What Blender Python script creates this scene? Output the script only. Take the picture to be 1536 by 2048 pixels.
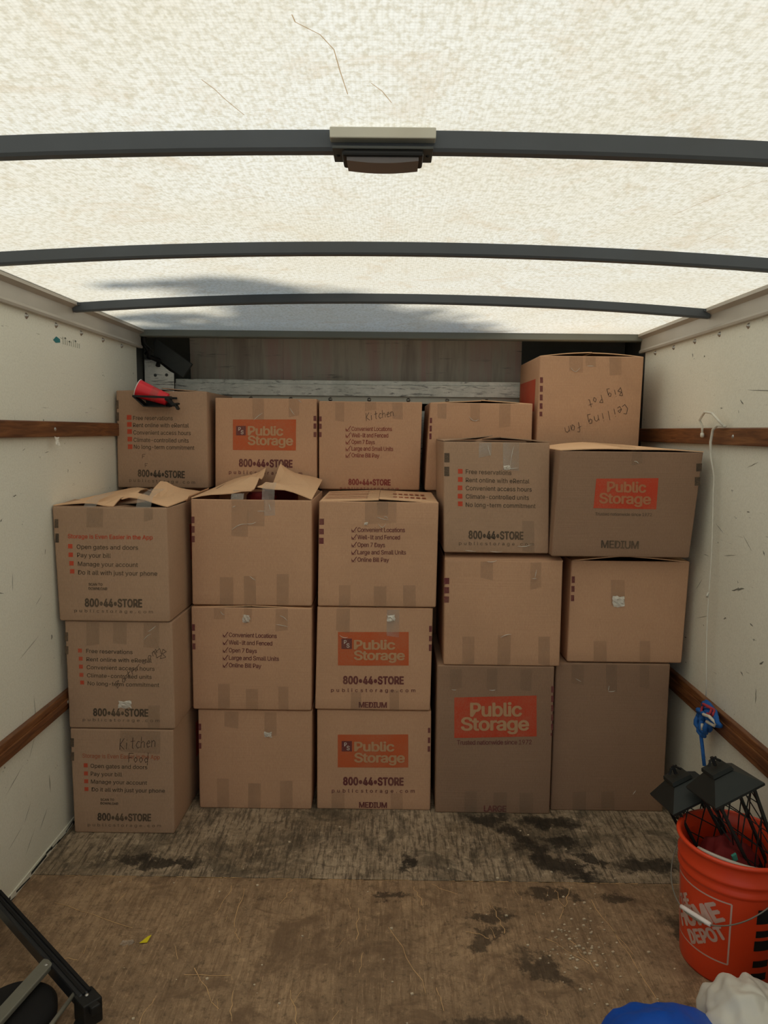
import bpy, bmesh, math, random
from mathutils import Vector, Matrix, noise
random.seed(7)
SC = bpy.context.scene
COL = SC.collection
for o in list(bpy.data.objects):
    bpy.data.objects.remove(o, do_unlink=True)

# ------------------------------------------------------------------ camera
cd = bpy.data.cameras.new('camera'); cam = bpy.data.objects.new('camera', cd); COL.objects.link(cam)
PITCH, YAW, ROLL, CAMH, FPX = 0.11384, -0.00579, 0.01106, 1.498, 1422.0
fw = Vector((math.sin(YAW)*math.cos(PITCH), math.cos(YAW)*math.cos(PITCH), -math.sin(PITCH)))
r0 = Vector((math.cos(YAW), -math.sin(YAW), 0)); u0 = r0.cross(fw)
rt = r0*math.cos(ROLL) + u0*math.sin(ROLL); up = -r0*math.sin(ROLL) + u0*math.cos(ROLL)
M = Matrix((rt, up, -fw)).transposed().to_4x4(); M.translation = Vector((0, 0, CAMH)); cam.matrix_world = M
cd.sensor_fit = 'HORIZONTAL'; cd.sensor_width = 36.0; cd.lens = FPX/1536*36.0
cd.clip_start = 0.02; cd.clip_end = 200
SC.camera = cam
# ------------------------------------------------------------------ sky, sun, exposure
W = bpy.data.worlds.new('sky'); SC.world = W; W.use_nodes = True
bg = W.node_tree.nodes['Background']; bg.inputs[0].default_value = (0.66, 0.82, 1.0, 1); bg.inputs[1].default_value = 0.46
SUND = Vector((-0.28, 0.40, 0.87)).normalized()
sd = bpy.data.lights.new('sun', 'SUN'); sd.energy = 3.9; sd.angle = 0.055; sd.color = (1.0, 0.94, 0.83)
so = bpy.data.objects.new('sun', sd); COL.objects.link(so); so.location = (0, 0, 8)
so.rotation_euler = SUND.to_track_quat('Z', 'Y').to_euler()
SC.view_settings.view_transform = 'Standard'; SC.view_settings.look = 'None'
SC.view_settings.exposure = 0.12; SC.view_settings.gamma = 1.0; SC.view_settings.use_curve_mapping = False
SC.cycles.use_denoising = True; SC.cycles.max_bounces = 12; SC.cycles.diffuse_bounces = 7
SC.cycles.transparent_max_bounces = 16; SC.cycles.sample_clamp_indirect = 4

# ------------------------------------------------------------------ materials
class NT:
    def __init__(s, name):
        s.m = bpy.data.materials.new(name); s.m.use_nodes = True; s.t = s.m.node_tree
        s.b = s.t.nodes['Principled BSDF']; s.out = s.t.nodes['Material Output']
    def n(s, typ, **k):
        x = s.t.nodes.new(typ)
        for a, v in k.items():
            if a.startswith('i_'):
                key = a[2:]; key = int(key) if key.isdigit() else key.replace('_', ' ')
                x.inputs[key].default_value = v
            else: setattr(x, a, v)
        return x
    def l(s, a, b): s.t.links.new(a, b)
    def coord(s, scale=(1, 1, 1), kind='Object', rot=(0, 0, 0)):
        c = s.n('ShaderNodeTexCoord'); m = s.n('ShaderNodeMapping'); m.inputs['Scale'].default_value = scale
        m.inputs['Rotation'].default_value = rot
        s.l(c.outputs[kind], m.inputs[0]); return m.outputs[0]
    def noise(s, vec, scale, detail=4, rough=.55, dist=0):
        x = s.n('ShaderNodeTexNoise'); x.inputs['Scale'].default_value = scale; x.inputs['Detail'].default_value = detail
        x.inputs['Roughness'].default_value = rough; x.inputs['Distortion'].default_value = dist
        s.l(vec, x.inputs['Vector']); return x.outputs['Fac']
    def ramp(s, fac, stops):
        x = s.n('ShaderNodeValToRGB'); e = x.color_ramp.elements
        while len(e) < len(stops): e.new(.5)
        for i, (p, c) in enumerate(stops):
            e[i].position = p; e[i].color = (c, c, c, 1) if isinstance(c, (int, float)) else (*c, 1)
        s.l(fac, x.inputs[0]); return x.outputs[0]
    def mix(s, fac, a, b, mode='MIX'):
        x = s.n('ShaderNodeMix', data_type='RGBA', blend_type=mode)
        for sock, v in ((x.inputs[0], fac), (x.inputs[6], a), (x.inputs[7], b)):
            if hasattr(v, 'links'): s.l(v, sock)
            elif isinstance(v, (int, float)): sock.default_value = v
            else: sock.default_value = (*v, 1)
        return x.outputs[2]
    def math(s, op, a, b=0.0):
        x = s.n('ShaderNodeMath', operation=op)
        for sock, v in ((x.inputs[0], a), (x.inputs[1], b)):
            if hasattr(v, 'links'): s.l(v, sock)
            else: sock.default_value = v
        return x.outputs[0]
    def bump(s, h, st, dist=.002):
        x = s.n('ShaderNodeBump'); x.inputs['Strength'].default_value = st; x.inputs['Distance'].default_value = dist
        s.l(h, x.inputs['Height']); s.l(x.outputs[0], s.b.inputs['Normal'])

def plain(name, col, rough=.6, metal=0, var=.12, scale=30, spec=.3):
    t = NT(name); v = t.coord(); f = t.noise(v, scale)
    c = t.mix(f, tuple(x*(1-var) for x in col), tuple(min(1, x*(1+var)) for x in col))
    t.l(c, t.b.inputs['Base Color']); t.b.inputs['Roughness'].default_value = rough
    t.b.inputs['Metallic'].default_value = metal; t.b.inputs['Specular IOR Level'].default_value = spec
    return t.m

def cardboard(name, col, k=1.0):
    t = NT(name); v = t.coord()
    f = t.noise(v, 3.5, 5); c = t.mix(f, tuple(x*.86 for x in col), tuple(x*1.12 for x in col))
    g = t.noise(t.coord((160, 160, 30)), 3, 3); c = t.mix(.10, c, t.ramp(g, [(.3, .0), (.7, .75)]), 'OVERLAY')
    w = t.noise(t.coord((4, 4, 260)), 1, 1)
    s = t.noise(v, 1.3, 6, .7, .6); c = t.mix(t.ramp(s, [(.60, 0.0), (.74, .22)]), c, tuple(x*.6 for x in col))
    t.l(c, t.b.inputs['Base Color']); t.b.inputs['Roughness'].default_value = .78; t.b.inputs['Specular IOR Level'].default_value = .18
    t.bump(t.math('ADD', w, t.math('MULTIPLY', f, 2.0)), .25, .0012)
    return t.m

def ink(name, col, a=.82, scale=220):
    # printed ink: slightly uneven coverage, kraft paper showing through
    t = NT(name); v = t.coord(); f = t.noise(v, scale, 3); g = t.noise(v, 9, 3)
    k = t.ramp(t.math('MULTIPLY', t.math('ADD', f, g), .5), [(.40, .05), (.66, .34)])
    c = t.mix(k, col, (.42, .27, .16)); t.l(c, t.b.inputs['Base Color'])
    t.b.inputs['Roughness'].default_value = .7; t.b.inputs['Specular IOR Level'].default_value = .2
    return t.m

MAT = {}
MAT['kraft'] = cardboard('kraft_cardboard', (.58, .35, .218))
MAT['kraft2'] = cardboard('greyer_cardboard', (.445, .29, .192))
MAT['kraft_shaded'] = cardboard('shaded_brown_cardboard', (.33, .208, .138))  # shade on the low and overhanging boxes, put into the card colour
MAT['kraft_toplit'] = cardboard('top_lit_kraft_cardboard', (.80, .52, .31))  # light falling on the top flaps, put into the card colour
MAT['logo_kraft'] = plain('unprinted_kraft', (.52, .31, .17), .75, var=.08)
MAT['logo_dim'] = plain('dim_logo_lettering', (.47, .20, .10), .75, var=.12)
MAT['orange'] = ink('orange_print', (.56, .105, .032))
MAT['redorange'] = ink('red_orange_print', (.56, .055, .024))
MAT['purple'] = ink('maroon_print', (.135, .022, .035))
MAT['maroon_red'] = ink('red_maroon_print', (.25, .03, .035))
MAT['charcoal'] = ink('charcoal_print', (.055, .045, .036))
MAT['faint'] = ink('faint_red_print', (.42, .12, .06))
MAT['white_ink'] = plain('pale_badge_letters', (.62, .52, .45), .7)
MAT['pen'] = ink('pen_ink', (.07, .05, .045))

def tape_mat(name, alpha, col, rough, bump):
    t = NT(name); v = t.coord(); f = t.noise(v, 60, 5, .6, 1.5)
    t.b.inputs['Base Color'].default_value = (*col, 1); t.b.inputs['Roughness'].default_value = rough
    t.b.inputs['Specular IOR Level'].default_value = .6
    t.bump(f, bump, .004)
    tr = t.n('ShaderNodeBsdfTransparent'); tr.inputs[0].default_value = (.955, .95, .94, 1); mx = t.n('ShaderNodeMixShader')
    a = t.ramp(t.noise(v, 14, 4), [(.35, alpha*.6), (.7, min(1, alpha*1.5))])
    t.l(a, mx.inputs[0]); t.l(tr.outputs[0], mx.inputs[1]); t.l(t.b.outputs[0], mx.inputs[2]); t.l(mx.outputs[0], t.out.inputs[0])
    return t.m
MAT['tape'] = tape_mat('clear_packing_tape', .13, (.34, .265, .20), .30, .2)
MAT['tape_shiny'] = tape_mat('crinkled_packing_tape', .26, (.66, .62, .56), .14, 1.0)
MAT['tape_white'] = tape_mat('tape_highlight_white', .8, (.82, .78, .70), .3, 1.0)  # white colour stands in for highlights on crumpled clear tape

# translucent fibreglass roof
def roof_mat():
    t = NT('translucent_fibreglass'); t.t.nodes.remove(t.b)
    v = t.coord()
    big = t.noise(v, 2.2, 6, .65, .4); fine = t.noise(t.coord((1, .8, 1)), 95, 4, .65); spot = t.noise(v, 6, 6, .7, .8)
    c = t.mix(t.ramp(big, [(.35, 0.0), (.7, 1.0)]), (.92, .92, .86), (.88, .84, .72))
    c = t.mix(t.ramp(fine, [(.36, .65), (.56, 0.0)]), c, (.60, .55, .40))
    c = t.mix(t.ramp(spot, [(.53, 0.0), (.72, .45)]), c, (.66, .50, .30))
    sx = t.n('ShaderNodeSeparateXYZ'); t.l(v, sx.inputs[0])
    for o_, per in ((0, .0068), (1, .0068)):
        wv = t.math('SINE', t.math('MULTIPLY', t.math('ADD', sx.outputs[o_], t.math('MULTIPLY', fine, .004)), 2*math.pi/per))
        c = t.mix(t.ramp(wv, [(.0, .0), (1.0, .16)]), c, (.55, .53, .44))
    tl = t.n('ShaderNodeBsdfTranslucent'); df = t.n('ShaderNodeBsdfDiffuse'); mx = t.n('ShaderNodeMixShader'); mx.inputs[0].default_value = .36
    t.l(c, tl.inputs[0]); t.l(c, df.inputs[0]); t.l(tl.outputs[0], mx.inputs[1]); t.l(df.outputs[0], mx.inputs[2]); t.l(mx.outputs[0], t.out.inputs[0])
    return t.m
MAT['roof'] = roof_mat()

def wall_mat():
    t = NT('white_wall_lining'); v = t.coord()
    c = t.mix(t.noise(v, 2.0, 5, .6), (.80, .80, .70), (.88, .875, .785))
    fine = t.noise(v, 150, 2); c = t.mix(t.ramp(fine, [(.35, .14), (.6, 0.0)]), c, (.42, .41, .33))
    sc = t.noise(t.coord((1, 3, 34), rot=(.5, 0, 0)), 3.0, 5, .75, .3); msk = t.noise(v, 2.6, 3)
    c = t.mix(t.math('MULTIPLY', t.ramp(sc, [(.655, 0.0), (.70, .75)]), t.ramp(msk, [(.45, 0.0), (.62, 1.0)])), c, (.20, .19, .15))
    sv = t.noise(t.coord((1, 40, 2.2)), 3.0, 5, .75, .2); c = t.mix(t.math('MULTIPLY', t.ramp(sv, [(.66, 0.0), (.71, .6)]), t.ramp(msk, [(.42, 1.0), (.55, 0.0)])), c, (.24, .22, .18))
    sp = t.noise(t.coord((1, 1, 1.8)), 23, 3, .6); c = t.mix(t.ramp(sp, [(.715, 0.0), (.74, .8)]), c, (.13, .14, .12))
    # grime that sits on the lower part of the wall
    sx = t.n('ShaderNodeSeparateXYZ'); t.l(v, sx.inputs[0])
    gz = t.math('ADD', sx.outputs[2], t.math('MULTIPLY', t.noise(v, 5, 5), .5))
    c = t.mix(t.ramp(gz, [(.2, .24), (.75, .0)]), c, (.36, .34, .26))
    t.l(c, t.b.inputs['Base Color']); t.b.inputs['Roughness'].default_value = .55; t.b.inputs['Specular IOR Level'].default_value = .3
    t.bump(fine, .25, .001); return t.m
MAT['wall'] = wall_mat()

def wood_mat():
    t = NT('varnished_oak'); v = t.coord((6, 1.2, 16))
    g = t.noise(v, 4, 6, .65, 1.2); c = t.ramp(g, [(.3, (.075, .024, .009)), (.52, (.20, .075, .026)), (.75, (.33, .15, .055))])
    h = t.noise(t.coord(), 3, 3); c = t.mix(t.ramp(h, [(.4, 0.0), (.65, .45)]), c, (.06, .022, .012))
    t.l(c, t.b.inputs['Base Color']); t.b.inputs['Roughness'].default_value = .42; t.bump(g, .2, .001); return t.m
MAT['wood'] = wood_mat()

def ply(name, a, b, dark, blotch, amt, stain=.85, spk=.7, stk=.75):
    t = NT(name); v = t.coord()
    g = t.noise(t.coord((26, 2.6, 1)), 3, 7, .75, .3); f = t.noise(v, 3.0, 8, .75, .4); f2 = t.noise(v, 34, 7, .8); g2 = t.noise(t.coord((2.4, 30, 1)), 3, 7, .75, .3)
    c = t.mix(t.ramp(f, [(.40, 0.0), (.60, 1.0)]), a, b)
    c = t.mix(t.ramp(g, [(.48, 0.0), (.58, stk)]), c, dark)
    c = t.mix(t.ramp(g2, [(.54, 0.0), (.66, .28)]), c, dark)
    c = t.mix(t.ramp(t.noise(t.coord((40, 3, 1)), 4, 5, .7), [(.56, 0.0), (.66, .40)]), c, tuple(min(1, x*1.7) for x in b))
    c = t.mix(t.ramp(f2, [(.38, spk), (.47, 0.0)]), c, tuple(x*.35 for x in a))
    c = t.mix(t.ramp(f2, [(.55, .0), (.68, spk*.7)]), c, tuple(min(1, x*1.9) for x in b))
    m = t.noise(v, 5.0, 8, .72, .7); c = t.mix(t.ramp(m, [(.50, 0.0), (.60, amt)]), c, blotch)
    # spilled oil stains: fixed places on the boards
    sx = t.n('ShaderNodeSeparateXYZ'); t.l(v, sx.inputs[0])
    wx = t.math('MULTIPLY', t.math('SUBTRACT', t.noise(v, 11, 8, .75), .5), .26); wy = t.math('MULTIPLY', t.math('SUBTRACT', t.noise(t.coord((1, 1, 1), rot=(0, 0, 1)), 10, 8, .75), .5), .26)
    tot = None
    for (x, y, rx, ry, an) in STAINS:
        dx = t.math('SUBTRACT', t.math('ADD', sx.outputs[0], wx), x); dy = t.math('SUBTRACT', t.math('ADD', sx.outputs[1], wy), y)
        ca, sa = math.cos(an), math.sin(an)
        p = t.math('DIVIDE', t.math('ADD', t.math('MULTIPLY', dx, ca), t.math('MULTIPLY', dy, sa)), rx)
        q = t.math('DIVIDE', t.math('SUBTRACT', t.math('MULTIPLY', dy, ca), t.math('MULTIPLY', dx, sa)), ry)
        d = t.math('ADD', t.math('MULTIPLY', p, p), t.math('MULTIPLY', q, q))
        r = t.ramp(d, [(.35, 1.0), (1.0, 0.0)])
        tot = r if tot is None else t.math('MAXIMUM', tot, r)
    c = t.mix(t.math('MULTIPLY', tot, stain), c, (.014, .012, .010))
    t.l(c, t.b.inputs['Base Color']); t.b.inputs['Roughness'].default_value = .6; t.b.inputs['Specular IOR Level'].default_value = .3
    t.bump(t.math('ADD', g, f2), .5, .002); return t.m
STAINS = [(.40, 2.62, .12, .055, 0), (.50, 2.50, .12, .05, -.9), (.58, 2.36, .14, .06, -.75), (.66, 2.28, .12, .05, -.6), (.62, 2.60, .14, .05, -.1), (.66, 2.47, .09, .05, .1),
          (.09, 2.33, .022, .07, 0), (.73, 2.36, .035, .09, .5), (.70, 2.17, .12, .035, -.1), (.92, 2.33, .14, .05, 0), (-.78, 2.31, .2, .035, .0)]
MAT['ply_back'] = ply('worn_grey_plywood', (.25, .185, .12), (.45, .35, .245), (.070, .052, .036), (.060, .050, .036), .6)
STAINS = [(.33, 2.06, .10, .03, 0), (.28, 1.93, .05, .045, 0), (.32, 1.98, .09, .03, .3), (.56, 2.17, .13, .03, -.15), (.75, 2.15, .07, .03, -.2), (.92, 1.97, .05, .14, .4), (.02, 2.15, .1, .02, 0), (.30, 1.62, .22, .06, 0), (.45, 1.85, .05, .12, .8)]
MAT['ply_front'] = ply('brown_plywood', (.26, .172, .104), (.40, .268, .160), (.16, .095, .052), (.17, .105, .062), .75, .70, .6, .5)
MAT['steel'] = plain('grey_painted_steel', (.075, .085, .097), .5, .0, .12, 12, .4)
MAT['trim'] = plain('brushed_aluminium_trim', (.50, .465, .41), .45, .15, .15, 5, .5)
MAT['header'] = plain('grey_header_metal', (.20, .215, .19), .45, .1, .15, 6, .4)
MAT['trim_light'] = plain('light_aluminium_lip', (.52, .50, .42), .4, .4, .15, 8, .5)
def scratched():
    t = NT('scratched_white_aluminium'); v = t.coord((1, 1, 1)); g = t.noise(t.coord((3, 1, 22)), 3, 6, .7, .8); g2 = t.noise(v, 9, 6, .7)
    c = t.mix(t.ramp(g2, [(.35, 0.0), (.65, 1.0)]), (.60, .62, .57), (.86, .86, .80)); c = t.mix(t.ramp(g, [(.54, 0.0), (.64, .85)]), c, (.07, .07, .07))
    t.l(c, t.b.inputs['Base Color']); t.b.inputs['Roughness'].default_value = .45; return t.m
MAT['scratched'] = scratched()
def attic():
    t = NT('dusty_attic_metal'); g = t.noise(t.coord((7, 1, .8)), 1.4, 4, .6); s = t.noise(t.coord((1.5, 1, 14)), 3, 5, .7)
    c = t.ramp(g, [(.35, (.50, .41, .33)), (.5, (.72, .65, .52)), (.65, (.72, .52, .44))]); c = t.mix(t.ramp(s, [(.62, 0.0), (.72, .6)]), c, (.08, .06, .05))
    t.l(c, t.b.inputs['Base Color']); t.b.inputs['Roughness'].default_value = .5; return t.m
MAT['attic'] = attic()
MAT['dark'] = plain('dark_grey_steel', (.075, .080, .076), .6, .1)
MAT['black'] = plain('black_plastic', (.012, .012, .012), .5)
MAT['rubber'] = plain('black_rubber', (.010, .009, .009), .85)
MAT['screw'] = plain('zinc_screw', (.45, .44, .42), .35, .8)
MAT['lantern'] = plain('black_painted_metal', (.022, .026, .025), .5, .2)
MAT['railm'] = plain('graphite_rail', (.045, .047, .052), .35, .6)
MAT['bar'] = plain('grey_bar', (.20, .195, .16), .45, .3)
MAT['bucket'] = plain('orange_bucket_plastic', (.72, .055, .012), .38, 0, .06, 8, .5)
MAT['bucket_print'] = plain('white_bucket_print', (.60, .40, .34), .5)
MAT['blue'] = plain('blue_plastic_sheet', (.004, .085, .52), .5, 0, .25, 7, .25)
MAT['white_bag'] = plain('white_plastic_bag', (.66, .64, .58), .45, 0, .08, 5, .4)
MAT['grey_cloth'] = plain('grey_cloth', (.20, .185, .185), .8, 0, .1, 8)
MAT['redcup'] = plain('red_cup_plastic', (.78, .02, .035), .35, 0, .05, 10, .5)
MAT['cup_white'] = plain('white_cup_inside', (.85, .8, .78), .4)
MAT['cord'] = plain('white_cord', (.70, .68, .60), .8)
MAT['blue_rope'] = plain('blue_rope', (.02, .12, .42), .75, 0, .3, 90)
MAT['red_rope'] = plain('red_rope_strand', (.45, .05, .07), .75)
MAT['yellow'] = plain('yellow_scrap', (.75, .62, .02), .5)
MAT['teal'] = plain('teal_paint', (.03, .20, .22), .6)
MAT['ghost'] = plain('ghost_lettering', (.50, .51, .44), .6)
MAT['scrape'] = plain('bare_wood_scratch', (.62, .40, .20), .8, 0, .3)
MAT['chip'] = plain('wood_chips', (.62, .52, .38), .8, 0, .4)
def streak_mat():
    t = NT('brown_streak'); t.t.nodes.remove(t.b); tl = t.n('ShaderNodeBsdfTranslucent'); tl.inputs[0].default_value = (.56, .42, .28, 1)
    t.l(tl.outputs[0], t.out.inputs[0]); return t.m
MAT['streak'] = streak_mat()
MAT['gap'] = plain('grimy_gap', (.03, .032, .03), .8)
MAT['scuff'] = plain('scuff_grey', (.20, .20, .17), .8, 0, .4)
MAT['bounce_ground'] = plain('pale_bounce_ground', (.50, .49, .46), .9, 0, .3, 60)  # unseen ground, made pale so it bounces sunlight into the truck
MAT['bark'] = plain('bark', (.10, .07, .045), .9, 0, .4, 14)
MAT['leaf'] = plain('leaves', (.05, .11, .03), .6, 0, .4, 14)
MAT['outside'] = plain('truck_outer_skin', (.7, .7, .68), .4)
MAT['red_dark'] = plain('dark_red_cloth', (.16, .012, .012), .8)
MAT['teal_bit'] = plain('green_plastic_bit', (.06, .30, .24), .4)
def lens_mat():
    t = NT('smoky_lens'); t.b.inputs['Base Color'].default_value = (.10, .085, .085, 1); t.b.inputs['Roughness'].default_value = .3
    t.b.inputs['Specular IOR Level'].default_value = .6
    return t.m
MAT['lens'] = lens_mat()

# ------------------------------------------------------------------ object helpers
def mesh_obj(name, verts, faces, mat, parent=None, smooth=False, mats=None, fmat=None):
    me = bpy.data.meshes.new(name); me.from_pydata([tuple(v) for v in verts], [], faces)
    for m in (mats or [mat]): me.materials.append(m)
    if fmat: me.polygons.foreach_set('material_index', fmat)
    if smooth: me.polygons.foreach_set('use_smooth', [True]*len(me.polygons))
    me.update(); o = bpy.data.objects.new(name, me); COL.objects.link(o)
    if parent is not None:
        o.parent = parent
        o.matrix_parent_inverse = Matrix.Translation(-wloc(parent))
    return o
def wloc(o):
    v = Vector(o.location)
    return v
class MB:
    def __init__(s): s.v = []; s.f = []; s.m = []; s.k = 0
    def add(s, vs, fs):
        n = len(s.v); s.v += [Vector(v) for v in vs]; s.f += [tuple(i+n for i in f) for f in fs]; s.m += [s.k]*len(fs)
    def box(s, a, b):
        x0, y0, z0 = a; x1, y1, z1 = b
        s.add([(x0,y0,z0),(x1,y0,z0),(x1,y1,z0),(x0,y1,z0),(x0,y0,z1),(x1,y0,z1),(x1,y1,z1),(x0,y1,z1)],
              [(0,3,2,1),(4,5,6,7),(0,1,5,4),(1,2,6,5),(2,3,7,6),(3,0,4,7)])
    def obox(s, c, ax, ay, az):   # oriented box from half-axes
        c, ax, ay, az = map(Vector, (c, ax, ay, az)); vs = [c+ax*i+ay*j+az*k for k in (-1, 1) for i, j in ((-1,-1),(1,-1),(1,1),(-1,1))]
        s.add(vs, [(0,3,2,1),(4,5,6,7),(0,1,5,4),(1,2,6,5),(2,3,7,6),(3,0,4,7)])
    def tube(s, pts, r, n=8, cap=True):
        pts = [Vector(p) for p in pts]; rs = r if isinstance(r, (list, tuple)) else [r]*len(pts)
        rings = []; prev = None
        for i, p in enumerate(pts):
            d = (pts[min(i+1, len(pts)-1)]-pts[max(i-1, 0)]).normalized()
            if prev is None: a = d.orthogonal().normalized()
            else: a = (prev-d*prev.dot(d)); a = a.normalized() if a.length > 1e-6 else d.orthogonal().normalized()
            prev = a; b = d.cross(a)
            rings.append([p+(a*math.cos(2*math.pi*k/n)+b*math.sin(2*math.pi*k/n))*rs[i] for k in range(n)])
        vs = [v for R in rings for v in R]; fs = []
        for i in range(len(pts)-1):
            for k in range(n): fs.append((i*n+k, i*n+(k+1) % n, (i+1)*n+(k+1) % n, (i+1)*n+k))
        if cap: fs.append(tuple(reversed(range(n)))); fs.append(tuple((len(pts)-1)*n+k for k in range(n)))
        s.add(vs, fs)
    def lathe(s, prof, n=32, axis=None, origin=(0, 0, 0)):
        A = axis or (Vector((1,0,0)), Vector((0,1,0)), Vector((0,0,1))); O = Vector(origin); vs = []; fs = []
        for (r, z) in prof:
            for k in range(n):
                t = 2*math.pi*k/n; vs.append(O+A[0]*r*math.cos(t)+A[1]*r*math.sin(t)+A[2]*z)
        for i in range(len(prof)-1):
            for k in range(n): fs.append((i*n+k, i*n+(k+1) % n, (i+1)*n+(k+1) % n, (i+1)*n+k))
        s.add(vs, fs)
    def done(s, name, mat, parent=None, smooth=False, mats=None, bevel=0):
        o = mesh_obj(name, s.v, s.f, mat, parent, smooth, mats, s.m if mats else None)
        if bevel:
            b = o.modifiers.new('bevel', 'BEVEL'); b.width = bevel; b.segments = 2; b.limit_method = 'ANGLE'
        return o
def tag(o, label=None, cat=None, group=None, kind=None):
    if label: o['label'] = label
    if cat: o['category'] = cat
    if group: o['group'] = group
    if kind: o['kind'] = kind
    return o
def empty(name, loc):
    o = bpy.data.objects.new(name, None); COL.objects.link(o); o.location = loc; o.empty_display_size = .05; return o

# ------------------------------------------------------------------ the truck box (setting)
XL, XR, YB, YF, ZW = -1.186, 1.189, -1.7, 3.38, 1.876
def roofz(x, y=0.0):
    k = min(1, max(0, (3.40-y)/.75)); k = k*k*(3-2*k)      # the arch flattens out towards the straight front header
    return 1.957+(.043-.032*x*x)*k
# floor: two plywood panels
fl = MB(); fl.box((XL-.04, YB, -.10), (XR+.04, 3.70, -.022)); floor = fl.done('floor', MAT['dark']); tag(floor, kind='structure')
p = MB(); p.box((XL, 2.236, -.022), (XR, 3.66, 0)); tag(p.done('plywood_panel', MAT['ply_back'], floor, bevel=.002), 'worn grey-brown plywood panel with dark oil stains')
p = MB(); p.box((XL, YB, -.022), (XR, 2.233, -.0005)); tag(p.done('plywood_panel', MAT['ply_front'], floor, bevel=.002), 'brown scratched plywood panel nearest the camera')
# pale splintered edge along the panel joint, scratches, chips
s = MB()
def fpoly(pts, w, z=.0006):
    for a, b in zip(pts[:-1], pts[1:]):
        a = Vector((*a, z)); b = Vector((*b, z)); d = (b-a); n = Vector((-d.y, d.x, 0)).normalized()*w*random.uniform(.6, 1.2)
        s.add([a-n*.6, b-n*.6, b+n*.6, a+n*.6], [(0, 1, 2, 3)])
def wob(a, b, n=6, k=.006):
    return [(a[0]+(b[0]-a[0])*i/n+random.uniform(-k, k), a[1]+(b[1]-a[1])*i/n+random.uniform(-k, k)*.6) for i in range(n+1)]
SCR = [((-.456,2.181),(-.45,1.99)),((-.45,1.99),(-.42,1.93)),((-1.042,2.093),(-.755,1.98)),((-.532,1.828),(-.427,1.683)),((-.396,1.75),(-.386,1.645)),((-.074,2.09),(-.08,1.946)),((-.055,1.896),(-.06,1.819)),
       ((.565,2.191),(.574,2.093)),((.667,2.143),(.72,1.9)),((.254,1.989),(.318,1.961)),((.489,1.962),(.587,1.861)),((.555,1.96),(.60,1.83)),((.149,1.77),(.16,1.695)),((-.55,1.80),(-.42,1.80)),((-.96,1.86),(-.86,1.85)),
       ((.02,2.0),(.12,1.75)),((.1,2.2),(.13,2.1)),((.35,2.1),(.37,1.98)),((-.6,1.72),(-.62,1.62)),((-.5,2.19),(-.52,2.05)),((.62,2.2),(.55,2.05)),((.7,2.0),(.74,1.72)),((-.25,1.75),(-.2,1.60)),((.16,2.21),(.24,2.16)),((-.3,2.18),(-.33,2.1))]
for a, b in SCR: fpoly(wob(a, b), .0017)
for _ in range(46):
    x = random.uniform(-1.05, .95); y = random.uniform(1.55, 2.2); a = random.uniform(-.5, .5)+math.pi/2; L = random.uniform(.01, .06)
    fpoly(wob((x, y), (x+math.cos(a)*L, y+math.sin(a)*L), 3, .002), random.uniform(.0006, .0013))
for _ in range(60):
    x = random.uniform(-1.1, 1.0); L = random.uniform(.01, .09); fpoly([(x, 2.231+random.uniform(-.003, .001)), (x+L, 2.231+random.uniform(-.003, .001))], .0018)
tag(s.done('scratches', MAT['scrape'], floor), 'pale scratches and splinters on the plywood', kind='stuff')
s = MB()
for _ in range(150):
    if random.random() < .6: x = random.gauss(.56, .06); y = random.gauss(1.93, .09)
    else: x = random.uniform(-1.0, .95); y = random.uniform(1.6, 2.6)
    r = random.uniform(.0012, .0038); s.obox((x, y, r*.5+.0002), (r, r*.3, 0), (-r*.3, r*.7, 0), (0, 0, r*.5))
tag(s.done('debris', MAT['chip']), 'small pale grit and wood chips scattered on the brown floor', 'debris', kind='stuff')

# side walls, each with rivets/screws as parts
def wall(side):
    X = XL if side == 'left' else XR; sg = -1 if side == 'left' else 1
    m = MB(); m.box((min(X, X+sg*.045), YB, 0), (max(X, X+sg*.045), YF, ZW+.10))
    w = m.done('wall_'+side, MAT['wall']); tag(w, kind='structure')
    # vertical panel joint
    for yj in (2.02,) if side == 'left' else (1.98,):
        m = MB(); m.box((X-sg*.0006-.0004, yj, .02), (X-sg*.0006+.0004, yj+.003, ZW)); m.done('panel_joint', MAT['bar'], w)
    y = 3.195 if side == 'left' else 3.253
    while y > -1.5:
        s = MB(); ax = (Vector((0,1,0)), Vector((0,0,1)), Vector((-sg,0,0)))
        s.lathe([(0,.0065),(.004,.006),(.0065,.0035),(.0075,.0),(.010,.0),(.0105,-.001)], 12, ax, (X-sg*.0005, y, 1.857))
        s.done('screw', MAT['screw'], w, True); y -= .2075
    return w
WL = wall('left'); WR = wall('right')
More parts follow.
